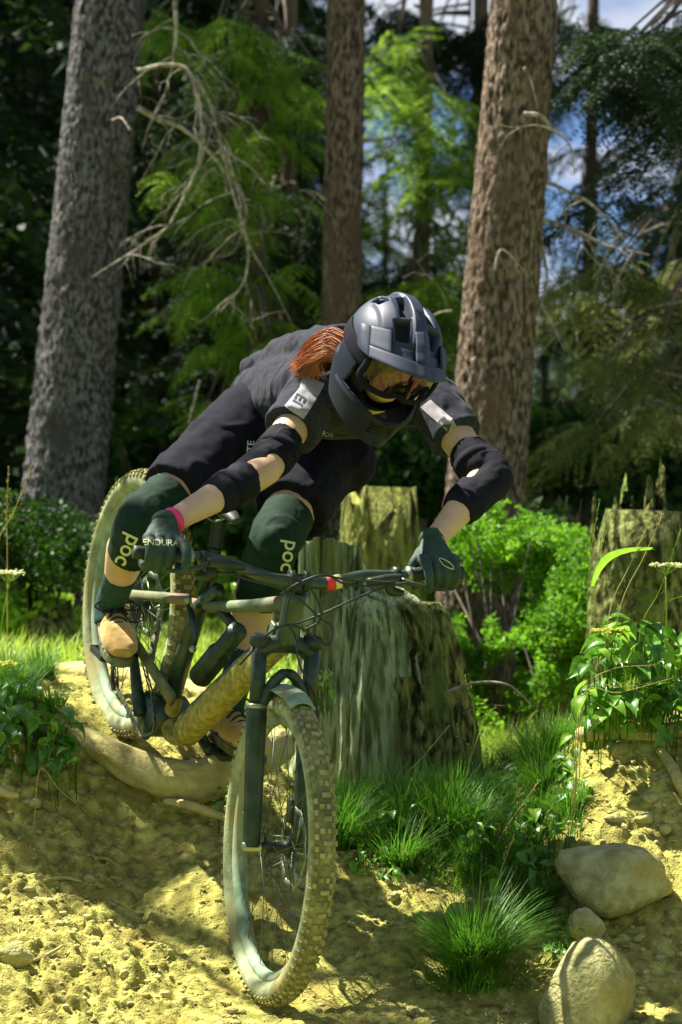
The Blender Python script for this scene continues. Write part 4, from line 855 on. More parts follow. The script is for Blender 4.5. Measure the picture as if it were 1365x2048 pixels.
for s in (1,-1): part('saddle_rail', stube([sc_-fs*.09+n_*.02*s, sc_-fs*.05-us*.03+n_*.02*s, sc_+fs*.04-us*.03+n_*.02*s, sc_+fs*.09-us*.004+n_*.008*s], .0035, 4, 8), 'metal')
# cranks, pedals, chain
PR = BP(268,1318,.075); PL = BB*2-BP(268,1318,-.0)+n_*(-.075)
for s, e in ((1, PR), (-1, PL)):
    b0 = BB+n_*(.07*s); c_ = empty('crank_arm', (0,0,0)); c_.parent = bike; c_.location = (0,0,0); ORG[c_.name] = Vector(RC)
    e = b0+(e-b0).normalized()*.17
    mesh_obj('arm', tube([b0, b0.lerp(e,.1), b0.lerp(e,.9), e], [.017,.018,.013,.013], 14, wd=n_, rd=[.017,.018,.014,.014]), M['fork'], c_)
    pe = e+n_*(.06*s); ax = (n_, fs, us); pb = MB(); pb.add(*box(pe-fs*.045, ax, (.045,.006,.008))); pb.add(*box(pe+fs*.045, ax, (.045,.006,.008))); pb.add(*box(pe+n_*.042, ax, (.006,.048,.008))); pb.add(*box(pe-n_*.042, ax, (.006,.048,.008))); pb.add(*tube([e, pe+n_*.04*s], .008, 12))
    for i in (-1,1):
        for j in (-1,0,1): pb.add(*tube([pe+fs*.045*i+n_*.035*j, pe+fs*.045*i+n_*.035*j-us*.013], .0018, 5))
    bevel(mesh_obj('pedal', pb, M['dark_metal'], c_, smooth=False), .002)
    if s == 1: PRp = pe
    else: PLp = pe
def ring_teeth(c, r, k, th, inner=.75, n=None, a=None, b=None):
    v = []
    for s in (0,1):
        for j in range(k*2): t = math.pi*j/k; rr = r if j % 2 else r-.005; v.append(tuple(c+a*rr*math.cos(t)+b*rr*math.sin(t)+n*(th*s)))
        for j in range(k*2): t = math.pi*j/k; v.append(tuple(c+a*r*inner*math.cos(t)+b*r*inner*math.sin(t)+n*(th*s)))
    K = k*2; f = []
    for j in range(K):
        q = (j+1) % K; f += [(j, q, K+q, K+j), (2*K+j, 3*K+j, 3*K+q, 2*K+q), (j, 2*K+j, 2*K+q, q), (K+j, K+q, 3*K+q, 3*K+j)]
    return v, f
part('chainring', ring_teeth(BB+n_*.05, .066, 32, .004, .72, n_, u_, f_), 'dark_metal', smooth=False)
mb = MB()
for i in range(4): t = i*1.571+.4; mb.add(*tube([BB+n_*.056, BB+n_*.054+u_*.05*math.cos(t)+f_*.05*math.sin(t)], .006, 8))
part('chainring_spider', mb, 'dark_metal')
JW = RC-u_*.13+f_*.05+n_*.045; J2 = JW-u_*.07+f_*.05
# derailleur in the picture hangs low beside the crank foot
path = spline([BB+n_*.052+u_*.066, RC+n_*.05+u_*.045], 30)+spline([RC+n_*.05+u_*.045, RC+n_*.05-f_*.045, RC+n_*.05-u_*.045+f_*.01], 8)+spline([RC+n_*.05-u_*.045+f_*.01, JW-f_*.02, JW, J2-u_*.0+f_*.02, J2], 8)+spline([J2, BB+n_*.052-u_*.066], 26)+spline([BB+n_*.052-u_*.066, BB+n_*.052+f_*.07, BB+n_*.052+u_*.066], 8)
mb = MB(); cum = [0]
for i in range(1, len(path)): cum.append(cum[-1]+(path[i]-path[i-1]).length)
nl = int(cum[-1]/.0127); 
for i in range(nl):
    d = (i+.5)*.0127; j = min(len(path)-2, int(np.searchsorted(cum, d))-1); p = path[j].lerp(path[j+1], (d-cum[j])/max(1e-6, cum[j+1]-cum[j])); t = (path[j+1]-path[j])
    if t.length < 1e-6: continue
    t.normalize(); w_ = n_.cross(t).normalized(); 
    for s in (-1,1): mb.add(*box(p+n_*(.003+(.001 if i % 2 else 0))*s, (t, w_, n_), (.0072,.0038,.0008)))
tag(part('chain', mb, 'metal', smooth=False), kind=None)
mb = MB(); mb.add(*tube([RC+n_*.05-u_*.02, JW+n_*.01+f_*.01], [.012,.014], 10)); mb.add(*tube([JW+n_*.008, J2+n_*.008], [.012,.012], 10, wd=f_, rd=.004)); mb.add(*tube([JW-n_*.004, JW+n_*.006], .02, 16)); mb.add(*tube([J2-n_*.004, J2+n_*.006], .02, 16)); part('derailleur', mb, 'dark_metal')
# fork
sa = (HT-HB).normalized(); CRc = HB-sa*.018
fk = empty('fork', (0,0,0)); fk.parent = bike; fk.location = (0,0,0); ORG[fk.name] = Vector(RC)
for s in (1,-1):
    top = CRc+nf*.066*s+sa*.012; bot = FC+nf*.062*s
    d = (bot-top); low0 = top+d*.30
    mesh_obj('stanchion', tube([top+sa*.012, low0+d*.05], [.0185,.0185], 20), M['fork'], fk)
    mesh_obj('lower_leg', stube([low0, top+d*.36, top+d*.6, top+d*.93, bot], [.0245,.0255,.0235,.021,.019], 5, 22), M['fork'], fk)
    mesh_obj('seal', tube([low0-d*.012, low0+d*.01], .0262, 20), M['metal'], fk)
    mesh_obj('top_cap', tube([top+sa*.004, top+sa*.026, top+sa*.03], [.0245,.0245,.018], 20), M['rubber'], fk)
mesh_obj('crown', stube([CRc+nf*.066+sa*.002, CRc+nf*.04+sa*.016, CRc+sa*.022, CRc-nf*.04+sa*.016, CRc-nf*.066+sa*.002], [.026,.021,.024,.021,.026], 5, 16, wd=ff), M['fork'], fk)
arch = [top_ for top_ in []]
tL = CRc+nf*.066+sa*.012; tR = CRc-nf*.066+sa*.012; lo = tL+(FC+nf*.062-tL)*.34; hi = tR+(FC-nf*.062-tR)*.34
am = (lo+hi)/2; amu = (am-FC).normalized(); am = FC+amu*.405+ff*.01
mesh_obj('arch', stube([lo, lo.lerp(am,.5)+amu*.03+ff*.012, am+ff*.012+amu*.012, hi.lerp(am,.5)+amu*.03+ff*.012, hi], [.016,.014,.012,.014,.016], 6, 14, wd=nf), M['fork'], fk)
mg = MB(); v = []
for i in range(12):
    for k in range(9): t = (k-4)/4; aa = -.12+.55*i/11; er = amu*math.cos(aa)+ff*math.sin(aa); v.append(tuple(FC+er*(.392-.016*t*t)+nf*(.042*t*(1-.35*abs(i/11-.3)))))
mg.add(v, [(i*9+k, i*9+k+1, (i+1)*9+k+1, (i+1)*9+k) for i in range(11) for k in range(8)]); mo = mesh_obj('mudguard', mg, M['rim'], fk); md = mo.modifiers.new('s','SOLIDIFY'); md.thickness = .002
mesh_obj('axle', tube([FC+nf*.085, FC-nf*.08], .011, 14), M['metal'], fk)
mesh_obj('brake_caliper', box(FC-nf*.05+uf*.085-ff*.03, (nf, ff, uf), (.017,.018,.03)), M['dark_metal'], fk); bevel(bpy.data.objects['brake_caliper'], .005)
# stem, handlebar
SCp = BP(597,1162); 
part('steerer_spacer', tube([HT, HT+sa*.035], .02, 18), 'rubber')
part('stem', tube([HT+sa*.03, SCp], [.024,.021], 16, wd=nf, rd=[.02,.021]), 'dark_metal', .002)
GR = P(322,1109, SCp.y-.115); GL = P(874,1147, SCp.y+.11); dR = (GR-P(420,1118,SCp.y-.07)).normalized(); dL = (GL-P(790,1149,SCp.y+.075)).normalized()
barp = [GR+dR*.06, GR, P(400,1112,SCp.y-.075), P(455,1124,SCp.y-.05), P(520,1150,SCp.y-.02), P(560,1161,SCp.y-.008), SCp, P(650,1167,SCp.y+.02), P(690,1160,SCp.y+.035), P(730,1150,SCp.y+.055), P(790,1149,SCp.y+.08), GL, GL+dL*.05]
part('handlebar', stube(barp, [.0105,.011,.011,.012,.0155,.0165,.0168,.0165,.0155,.012,.011,.011,.0105], 5, 16), 'frame')
for s in (-1,1): part('bar_clamp', tube([SCp+nf*.018*s-nf*.007, SCp+nf*.018*s+nf*.007], .026, 18), 'dark_metal', .002)
part('sticker', tube([P(652,1166,SCp.y+.02), P(668,1165,SCp.y+.026)], .0178, 16), 'red'); part('sticker', tube([P(668,1165,SCp.y+.026), P(681,1162,SCp.y+.031)], .0174, 16), 'cream')
for G, d, s in ((GR, dR, 1), (GL, dL, -1)):
    gs = []; rr = []
    for i in range(22): gs.append(G-d*.066+d*(.132*i/21)); rr.append(.0168 if i % 2 else .0152)
    part('grip', tube(gs, rr, 16), 'rubber'); part('grip_clamp', tube([G-d*.078, G-d*.066], .019, 18), 'metal')
    b = G-d*.105; lv = empty('brake_lever', (0,0,0)); lv.parent = bike; lv.location = (0,0,0); ORG[lv.name] = Vector(RC)
    mesh_obj('clamp', tube([b-d*.008, b+d*.008], .019, 16), M['dark_metal'], lv)
    mesh_obj('reservoir', stube([b+ff*.03-Vector((0,0,.008)), b-d*.04+ff*.045-Vector((0,0,.01)), b-d*.09+ff*.04-Vector((0,0,.014))], [.011,.013,.008], 4, 12), M['dark_metal'], lv)
    mesh_obj('lever', stube([b+ff*.04-Vector((0,0,.012)), b+d*.03+ff*.062-Vector((0,0,.024)), b+d*.075+ff*.056-Vector((0,0,.034)), b+d*.105+ff*.06-Vector((0,0,.036))], [.007,.006,.005,.006], 5, 10, wd=(0,0,1)), M['fork'], lv)
    mesh_obj('shifter', stube([b-d*.02-Vector((0,0,.02)), b-d*.01+ff*.0-Vector((0,0,.04)), b+d*.02-Vector((0,0,.045))], [.014,.014,.006], 4, 12), M['dark_metal'], lv)
for k, pts in enumerate([[(430,1140),(500,1160),(580,1185),(640,1235),(665,1255),(655,1290),(606,1258),(575,1250)], [(790,1165),(700,1160),(640,1152),(590,1180),(572,1240),(590,1270),(600,1330),(632,1400),(640,1520)],
                         [(800,1168),(740,1185),(650,1225),(600,1245),(545,1262),(480,1330)], [(430,1146),(520,1150),(600,1160),(635,1200),(640,1240),(606,1262)], [(820,1165),(740,1172),(690,1168),(650,1150),(600,1165),(560,1190)]]):
    Dp = [SCp.y-.10 if x < 560 and k != 2 else SCp.y-.07 for x, y in pts]; 
    if k == 1: Dp[-1] = FC.y-.03; Dp[-2] = FC.y+.0; Dp[-3] = SCp.y-.12
    part('cable', stube([P(x, y, D) for (x, y), D in zip(pts, Dp)], .0026, 8, 8), 'cable')
part('number_clip', box(BP(545,1260,.03), (n_, f_, u_), (.004,.012,.02)), 'metal', .002)

# ------------------------------------------------------------------ rider
HC = P(785,700,6.12)
rider = empty('person', P(480,1000,6.75)); tag(rider, 'mountain biker in full face helmet, grey jersey and black shorts crouched over the handlebar', 'person')
yaw, pit, rol = R(15), R(40), R(18)
F_ = Vector((math.sin(yaw)*math.cos(pit), -math.cos(yaw)*math.cos(pit), -math.sin(pit))); Rt = Vector((-math.cos(yaw), -math.sin(yaw), 0)); U_ = Rt.cross(F_).normalized(); U_ = U_ if U_.z > 0 else -U_
q_ = Matrix.Rotation(-rol, 3, F_); 
def chk(q): return (q @ U_).x
if chk(q_) < 0: q_ = Matrix.Rotation(rol, 3, F_)
U_ = q_ @ U_; Rt = q_ @ Rt        # Rt points to the rider's right (picture left)
def HL(x, y, z): return HC+Rt*x+F_*y+U_*z
HM = Matrix((Rt, F_, U_)).transposed()
hipR = P(500,850,6.74); hipL = P(655,885,6.78); kneeR = P(283,1045,6.42); kneeL = P(548,1085,6.42)
shR = P(632,778,6.47); shL = P(862,800,6.5); elR = P(533,938,6.20); elL = P(972,958,6.32)
wrR = P(330,1050, GR.y+.045); wrL = P(866,1084, GL.y+.05)
anR = PRp-fs*.075+us*.115-n_*.0; anL = PLp-fs*.06+us*.115
pel = P(545,840,6.9); wai = P(570,800,6.82); che = P(675,785,6.56); nec = P(745,770,6.38)
def ball(mb, c, r, M_=None): mb.add(*sphere(c, r, M_))
def limb(mb, pts, rad, n=18, **k):
    mb.add(*stube(pts, rad, 6, n, **k)); ball(mb, pts[0], rad[0]*.99); ball(mb, pts[-1], rad[-1]*.99)
sw = (shL-shR).normalized()
body = MB()
body.add(*stube([pel, wai, che, nec], [.13,.125,.15,.08], 6, 24, wd=sw, rd=[.095,.085,.10,.07])); ball(body, che, (.13,.1,.09))
limb(body, [nec, HC-F_*.03-U_*.06], [.058,.055])
ball(body, HL(0,.0,-.005), (.076,.098,.105), HM); ball(body, HL(0,.045,-.06), (.052,.055,.06), HM)
body.add(*stube([HL(0,.10,.0), HL(0,.118,-.028), HL(0,.102,-.038)], [.008,.014,.009], 4, 12))          # nose
for s in (1,-1):
    ball(body, HL(.078*s,-.005,-.01), (.01,.02,.03), HM); body.add(*stube([HL(.028*s,.088,-.075), HL(0,.097,-.072)], [.004,.006], 3, 8)); body.add(*stube([HL(.026*s,.09,-.083), HL(0,.097,-.084)], [.004,.007], 3, 8))
limb(body, [shR, shR.lerp(elR,.5), elR], [.052,.047,.040]); limb(body, [elR, elR.lerp(wrR,.3), elR.lerp(wrR,.75), wrR], [.041,.044,.032,.026])
limb(body, [shL, shL.lerp(elL,.5), elL], [.052,.047,.040]); limb(body, [elL, elL.lerp(wrL,.3), elL.lerp(wrL,.75), wrL], [.041,.043,.032,.026])
for h, k_, a_ in ((hipR, kneeR, anR), (hipL, kneeL, anL)):
    limb(body, [h, h.lerp(k_,.5), k_], [.088,.076,.056]); back = (fs*-1); limb(body, [k_, k_.lerp(a_,.35)+back*.02, k_.lerp(a_,.75), a_], [.055,.057,.038,.034])
    body.add(*stube([a_-us*.02, a_-us*.07+fs*.05, a_-us*.085+fs*.14], [.034,.036,.026], 4, 14))
remesh('body', body, .007, M['skin'], rider, 6)
# clothing
fold = lambda amp, sc, st=(1,1,1), sd=0: (lambda c: amp*fbm(c*sc*np.array(st)+sd, 3, sd+3)+amp*.9*np.clip(1-np.abs(fbm(c*sc*.6*np.array(st)+sd, 2, sd+7))*5, 0, 1))
J = MB(); J.add(*stube([pel.lerp(wai,.35), wai, wai.lerp(che,.5), che, nec-(nec-che)*.15], [.135,.148,.16,.166,.105], 7, 28, wd=sw, rd=[.105,.112,.118,.122,.085]))
for s_, e_, t in ((shR, elR, .62), (shL, elL, .58)):
    e2 = s_.lerp(e_, t*.84); J.add(*stube([s_.lerp(che,.35), s_, s_.lerp(e2,.5), e2], [.085,.072,.068,.072], 6, 22)); ball(J, s_, .07)
J.add(*stube([P(495,745,6.92), P(560,722,6.85), P(620,700,6.68), P(690,690,6.5)], [.04,.062,.075,.07], 6, 22, wd=sw, rd=[.04,.05,.055,.05]))
jer = remesh('jersey', J, .006, [M['jersey'], M['jersey_lt']], rider, 5, fold(.005, 17, (1,1,1), 2))
jer['label'] = 'heather grey short sleeved jersey'
S = MB(); S.add(*stube([pel-(wai-pel)*.9, pel, pel.lerp(wai,.8)], [.115,.15,.14], 6, 26, wd=sw, rd=[.10,.125,.11])); ball(S, P(508,830,6.84), (.085,.1,.13)); ball(S, P(690,925,6.72), (.085,.08,.075))
for h, k_, t, r in ((hipR, kneeR, .72, (.108,.102,.092)), (hipL, kneeL, .70, (.115,.108,.095))): S.add(*stube([h, h.lerp(k_,t*.5), h.lerp(k_,t)], r, 7, 26)); ball(S, h, .112)
sho = remesh('shorts', S, .007, M['black_fabric'], rider, 5, fold(.0055, 12, (1,1,1), 5)); sho['label'] = 'black loose riding shorts'
def ring_pad(name, a, b, pts_r, m, parent=rider, extra=None, vox=.005, amp=.0015):
    mb = MB(); mb.add(*stube([a.lerp(b, t) for t, _ in pts_r], [r for _, r in pts_r], 5, 22)); 
    if extra:
        for e in extra: mb.add(*e)
    return remesh(name, mb, vox, M[m], parent, 4, fold(amp, 30, (1,1,1), 3))
# elbow pads: sleeve bands above and below, a padded cup outside, skin showing between
for sh, el, wr, sg in ((shR, elR, wrR, 1), (shL, elL, wrL, -1)):
    o = empty('elbow_pad', (0,0,0)); o.parent = rider; o.location = (0,0,0); ORG[o.name] = origin(rider)
    a = sh.lerp(el, .72); b = el.lerp(wr, .42); out = (Vector((-1,.25,-.1)) if sg > 0 else Vector((1,.15,.25))).normalized()
    cup = MB(); cup.add(*stube([sh.lerp(el, t) for t in (.64,.73,.86,.94)], [.050,.053,.052,.048], 5, 24)); cup.add(*stube([el.lerp(wr, t) for t in (.2,.3,.45,.54)], [.047,.050,.048,.042], 5, 24))
    cup.add(*stube([a+out*.012, el+out*.020, b+out*.010], [.046,.050,.044], 6, 24)); remesh('elbow_sleeve', cup, .005, M['pad'], o, 9, fold(.0025, 26))
    st = sh.lerp(el,.8); mesh_obj('strap', tube([sh.lerp(el,.76), sh.lerp(el,.84)], .0552, 26), M['black_fabric'], o)
    mesh_obj('strap', tube([el.lerp(wr,.36), el.lerp(wr,.42)], .0512, 26), M['black_fabric'], o)
# knee pads
for h, k_, a_, sg in ((hipR, kneeR, anR, 1), (hipL, kneeL, anL, -1)):
    o = empty('knee_pad', (0,0,0)); o.parent = rider; o.location = (0,0,0); ORG[o.name] = origin(rider)
    mb = MB(); mb.add(*stube([h.lerp(k_,.74), h.lerp(k_,.9), k_, k_.lerp(a_,.16), k_.lerp(a_,.36)], [.071,.070,.067,.066,.059], 6, 24)); fr = (Vector((-.25,-1,-.15)) if sg > 0 else Vector((0,-1,0))).normalized()
    mb.add(*stube([k_+fr*.022+Vector((0,0,.03)), k_+fr*.028-Vector((0,0,.01)), k_.lerp(a_,.25)+fr*.018], [.042,.05,.038], 5, 18)); kp = remesh('sleeve', mb, .005, M['pad_green'], o, 5, fold(.002, 22))
    if sg > 0: kneeObj = kp
    else: kneeObjL = kp
# socks and shoes
for k_, a_, pe, sg in ((kneeR, anR, PRp, 1), (kneeL, anL, PLp, -1)):
    mb = MB(); mb.add(*stube([k_.lerp(a_,.62), k_.lerp(a_,.8), a_, a_-us*.05+fs*.02], [.044,.041,.040,.042], 5, 20)); remesh('sock', mb, .005, M['sock'], rider, 4, fold(.0012, 30))
    so_ = empty('shoe', (0,0,0)); so_.parent = rider; so_.location = (0,0,0); ORG[so_.name] = origin(rider)
    fo = (fs+Vector((-.18*sg,0,0))).normalized(); up = us; sd_ = fo.cross(up).normalized(); hb = pe+up*.012; heel = hb-fo*.125
    L2 = [(0,.026,.028),(.02,.036,.034),(.08,.037,.036),(.15,.045,.033),(.2,.049,.028),(.245,.044,.022),(.272,.026,.014)]
    mb = MB(); mb.add(*tube([heel+fo*t+up*(.022+hh) for t, w, hh in L2], [w for _, w, _ in L2], 24, wd=sd_, rd=[hh for _, _, hh in L2])); mb.add(*stube([heel+fo*.05+up*.03, heel+fo*.055+up*.075, heel+fo*.05+up*.105], [.036,.041,.043], 4, 20)); mb.add(*stube([heel+fo*.07+up*.075, heel+fo*.17+up*.05], [.036,.03], 4, 18))
    remesh('upper', mb, .004, M['suede'], so_, 5, fold(.0015, 26))
    v = []; N_ = 40; outl = []
    for i in range(N_):
        t = 2*math.pi*i/N_; x = .136+.142*math.cos(t); w = .041+.010*math.cos(t)+.003*math.cos(2*t); outl.append(heel+fo*x+sd_*(w*math.sin(t)))
    lay = [(0,.97),(.004,1.03),(.02,1.04),(.026,1.0)]; c0 = heel+fo*.136
    for z, s in lay:
        for p in outl: v.append(tuple(c0+(p-c0)*s+up*z))
    f = [tuple(reversed(range(N_))), tuple(3*N_+i for i in range(N_))]+[(l*N_+i, l*N_+(i+1)%N_, (l+1)*N_+(i+1)%N_, (l+1)*N_+i) for l in range(3) for i in range(N_)]
    bevel(mesh_obj('sole', (v, f), M['sole'], so_), .002)
    tg = MB(); tg.add(*stube([heel+fo*.085+up*.11, heel+fo*.11+up*.09, heel+fo*.17+up*.073], [.02,.022,.018], 5, 14, wd=sd_, rd=[.006,.007,.006])); mesh_obj('tongue', tg, M['lace'], so_)
    for x_, k_s in ((.2,1.0),(.235,.9)): mesh_obj('seam', tube([heel+fo*(x_-.02*(1-math.cos(a)))+sd_*(.050*k_s*math.sin(a))+up*(.022+.0305*k_s*math.cos(a)) for a in np.linspace(-1.4,1.4,14)], .0016, 6), M['sole'], so_)
    for i in range(5):
        c = heel+fo*(.1+.018*i)+up*(.106-.0085*i); mesh_obj('lace', stube([c-sd_*.03-up*.014, c-sd_*.012+up*.004, c+sd_*.012+up*.004+fo*.006, c+sd_*.03-up*.014+fo*.008], .0028, 4, 7), M['lace'], so_)
    lp = heel+fo*.095+up*.115
    for j, (a, b_) in enumerate([(-.06,.0),(-.075,-.03),(.06,-.01)]): mesh_obj('lace', stube([lp, lp+sd_*a*.6*-sg*-1+up*.012, lp+sd_*a*-sg*-1+up*b_, lp+sd_*a*.5*-sg*-1+up*(b_-.012), lp-up*.004], .0026, 6, 7), M['lace'], so_)
# gloves
def glove(G, d, wr, inner):
    """d: along the grip, outwards; inner = -d side has the thumb"""
    o = empty('glove', (0,0,0)); o.parent = rider; o.location = (0,0,0); ORG[o.name] = origin(rider)
    e2 = ff-d*ff.dot(d); e2.normalize(); e3 = d.cross(e2).normalized(); e3 = e3 if e3.z > 0 else -e3
    at = lambda x, ang, r: G+d*x+e2*(r*math.cos(ang))+e3*(r*math.sin(ang))
    mb = MB(); lens = [2.9, 3.9, 4.1, 3.8]
    for i, x in enumerate((-.038,-.013,.012,.036)):
        if i == 0: # index finger over the lever
            pts = [at(x, 1.25, .036), at(x-.004, .62, .046), at(x-.006, .1, .060), at(x-.004, -.38, .066), at(x, -.7, .058)]; rr = [.0135,.0125,.0118,.011,.0095]
        else:
            a0 = 1.25; pts = [at(x, a0-lens[i]*t, .0355-.004*t) for t in np.linspace(0, 1, 7)]; rr = list(np.linspace(.0135,.0095,7))
        mb.add(*stube(pts, rr, 4, 14)); ball(mb, pts[-1], rr[-1]); ball(mb, pts[0], .0155)
    kn = at(0, 1.35, .034); pm = at(-.002, 2.2, .030)
    mb.add(*stube([wr, wr.lerp(kn,.45)+(pm-kn)*.15, kn], [.031,.040,.046], 6, 20, wd=d, rd=[.025,.022,.016])); mb.add(*stube([wr.lerp(pm,.5), pm], [.034,.042], 4, 18, wd=d, rd=[.02,.016])); ball(mb, wr, .029)
    th = [wr.lerp(pm,.45)-d*.028, at(-.048, 2.4, .036), at(-.056, 3.4, .034), at(-.052, 4.3, .033)]; mb.add(*stube(th, [.016,.0145,.0125,.0105], 5, 14)); ball(mb, th[-1], .0105)
    gm = remesh('hand', mb, .0028, M['glove'], o, 3, fold(.0008, 60))
    fa_ = (wr-kn).normalized(); mesh_obj('cuff', tube([wr-fa_*.004, wr+fa_*.016, wr+fa_*.02], [.031,.0325,.030], 24), M['glove'], o)
    return o, gm, fa_
gR, gRm, faR = glove(GR, dR, wrR, 1); gL, gLm, faL = glove(GL, dL, wrL, -1)
ax_ = (elR-wrR).normalized(); mesh_obj('wristband', tube([wrR+ax_*.018, wrR+ax_*.034], [.0315,.0325], 26), M['pink'], rider)

# helmet
hel = empty('helmet', (0,0,0)); hel.parent = rider; hel.location = (0,0,0); ORG[hel.name] = origin(rider)
def dome(a, th, grow=0):
    """a: 0 crown .. 1 equator .. 2 rim at the chin; th: 0 front"""
    if a <= 1:
        s = math.sin(a*math.pi/2); z = .128*math.cos(a*math.pi/2); w = .116*s; yf = .140*s; yb = .150*s; e = 1.0
    else:
        b = a-1; z = -.178*b; w = .116+.004*math.sin(b*math.pi)-.034*b**2.2; yf = .140+.030*math.sin(min(1, b*1.25)*math.pi*.5)-.004*b; yb = .150-.055*b**1.3; e = 1-.12*b
    c = math.cos(th); s_ = math.sin(th); y = (yf if c > 0 else yb)*math.copysign(abs(c)**e, c); x = w*math.copysign(abs(s_)**(1/e if e < 1 else 1), s_)
    if a > 1 and c > 0: x *= 1-.12*(a-1)*c
    return np.array([x, y, z])
def smb(x, lo, hi, e): return float(sstep(lo-e, lo+e, np.array(x))*(1-sstep(hi-e, hi+e, np.array(x))))
na, nth = 210, 260; V = []; MASK = []; PORT = []; MV = []
for i in range(na):
    a = 2*(i/(na-1))**.9
    for k in range(nth):
        th = 2*math.pi*k/nth; p = dome(a, th); x, y, z = p; b = math.degrees(math.atan2(y, z)) if z > -.02 else 999; ax2 = abs(x); rec = 0
        if b < 900:
            sl2 = (b-10)*.00022
            rec = max(rec, smb(ax2, .020+sl2*.3, .046+sl2, .0025)*smb(b, -24, 15, 2.2)); rec = max(rec, smb(ax2, .026, .060-(b-24)*.0002, .0025)*smb(b, 22, 47, 2.0)); rec = max(rec, smb(ax2, .058, .078, .003)*smb(b, -48, -18, 3))
            rec = max(rec, smb(ax2, .02, .05, .003)*smb(b, -70, -40, 3))
        vy = smb(y, .018, .045, .003)*smb(z, .018, .034, .003)*(1 if ax2 > .08 else 0); rec = max(rec, vy)
        mouth = smb(ax2, -.1, .030, .003)*smb(z, -.156, -.112, .003)*(1 if y > .1 else 0); rec2 = max(rec, mouth*.5)
        n = np.array([x/.0135, y/.0196, z/.0164]); n /= np.linalg.norm(n)+1e-9
        ridge = .007*smb(ax2, -.1, .017, .004)*(smb(b, -60, 52, 6) if b < 900 else 0)+.005*smb(ax2, .050,.085,.006)*(smb(b, -30, 40, 8) if b < 900 else 0)
        step = .004*(1 if False else 0); sidec = -.006*smb(z, -.07, -.03, .006)*(1-smb(y, -.03, .2, .01)); chin = .006*smb(z, -.112, -.098, .004)*(1 if y > .02 else 0)
        p = p+n*(ridge+sidec+chin-.024*rec2); V.append(tuple(HL(*p))); MASK.append(rec2); 
        yy = y; hwp = .098; PORT.append(y > .045 and -.090-.012*(1-ax2/.1) < z < .052 and ax2 < .105); MV.append(z)
mb = MB(); mb.v = [np.array(V)]; mb.n = len(V)
for i in range(na-1):
    for k in range(nth):
        k2 = (k+1) % nth; q = (i*nth+k, i*nth+k2, (i+1)*nth+k2, (i+1)*nth+k)
        if sum(PORT[j] for j in q) >= 3: continue
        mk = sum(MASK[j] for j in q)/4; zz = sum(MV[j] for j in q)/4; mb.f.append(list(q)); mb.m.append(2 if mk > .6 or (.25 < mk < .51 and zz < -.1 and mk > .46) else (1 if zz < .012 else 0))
shell = mesh_obj('shell', mb, [M['helmet'], M['helmet_dk'], M['liner']], hel); md = shell.modifiers.new('s','SOLIDIFY'); md.thickness = .010; md.offset = -1
bm = bmesh.new(); bm.from_mesh(shell.data); bmesh.ops.remove_doubles(bm, verts=bm.verts, dist=1e-5); bmesh.ops.recalc_face_normals(bm, faces=bm.faces)
cen = HC-ORG[shell.name]; fl_ = [f for f in bm.faces][:200]; sgn = sum(1 if f.normal.dot(f.calc_center_median()-cen) > 0 else -1 for f in fl_)
if sgn < 0: bmesh.ops.reverse_faces(bm, faces=bm.faces)
bm.to_mesh(shell.data); bm.free()
# thin raised edge of the eye port
def vis(pr, m, name, th=.006, mats=None):
    """lofted sheet from rows of local points, solidified"""
    nr, nc = len(pr), len(pr[0]); v = [tuple(HL(*q)) for r in pr for q in r]; o = mesh_obj(name, (v, [(i*nc+k, i*nc+k+1, (i+1)*nc+k+1, (i+1)*nc+k) for i in range(nr-1) for k in range(nc-1)]), M[m], hel); s = o.modifiers.new('s','SOLIDIFY'); s.thickness = th; s.offset = 0; bevel(o, .0015, 2); return o
rows = []
for i in range(16):
    t = i/15; row = []
    for k in range(37):
        s = (k-18)/18; half = .100+.006*t; x = s*half; y = .052+(.205-.052)*t-(.085*abs(s)**2.3)*(.55+.45*t)-.012*t*abs(s); z = .118-.046*t-(.040)*abs(s)**2.4-.006*t*t
        if t < .5: z += .004*(1-abs(s))
        z += .006*max(0, 1-abs(abs(s)-.0)/.16)*(1 if t > .1 else .3); row.append((x, y, z))
    rows.append(row)
# outer peak with two windows: split into frame pieces
def sub(rr, t0, t1, s0, s1): return [[rr[i][k] for k in range(s0, s1+1)] for i in range(t0, t1+1)]
vis(sub(rows, 11, 15, 0, 36), 'helmet', 'visor_rim'); vis(sub(rows, 3, 11, 15, 21), 'helmet', 'visor_spine', .010)
vis(sub(rows, 4, 11, 0, 6), 'helmet', 'visor_arm'); vis(sub(rows, 4, 11, 30, 36), 'helmet', 'visor_arm')
vis([[(x, y, z-.014) for x, y, z in r] for r in sub(rows, 7, 11, 6, 15)], 'helmet', 'visor_scoop', .004); vis([[(x, y, z-.014) for x, y, z in r] for r in sub(rows, 7, 11, 21, 30)], 'helmet', 'visor_scoop', .004)
for s in (1,-1):
    e_ = 36 if s > 0 else 0; A_ = [rows[15][e_], rows[11][e_], rows[7][e_], rows[4][e_]]; B_ = [(s*.1165,.050,.016),(s*.1185,.035,.026),(s*.1185,.02,.038),(s*.115,.005,.05)]
    vis([[tuple(np.array(a)*(1-t)+np.array(b)*t+np.array([s*.006*math.sin(math.pi*t),0,0])) for a, b in zip(A_, B_)] for t in np.linspace(0,1,8)], 'helmet', 'visor_side', .005)
for s in (1,-1): mesh_obj('visor_bolt', tube([HL(.113*s,.03,.03), HL(.121*s,.03,.03)], .008, 12), M['dark_metal'], hel)
mm = MB()
for i in range(7):
    for j in range(4): mm.add(*box(HL(-.024+.008*i+(.004 if j % 2 else 0), .158-abs(-.024+.008*i)*.25, -.118-.010*j), (Rt, F_, U_), (.0032,.003,.0012)))
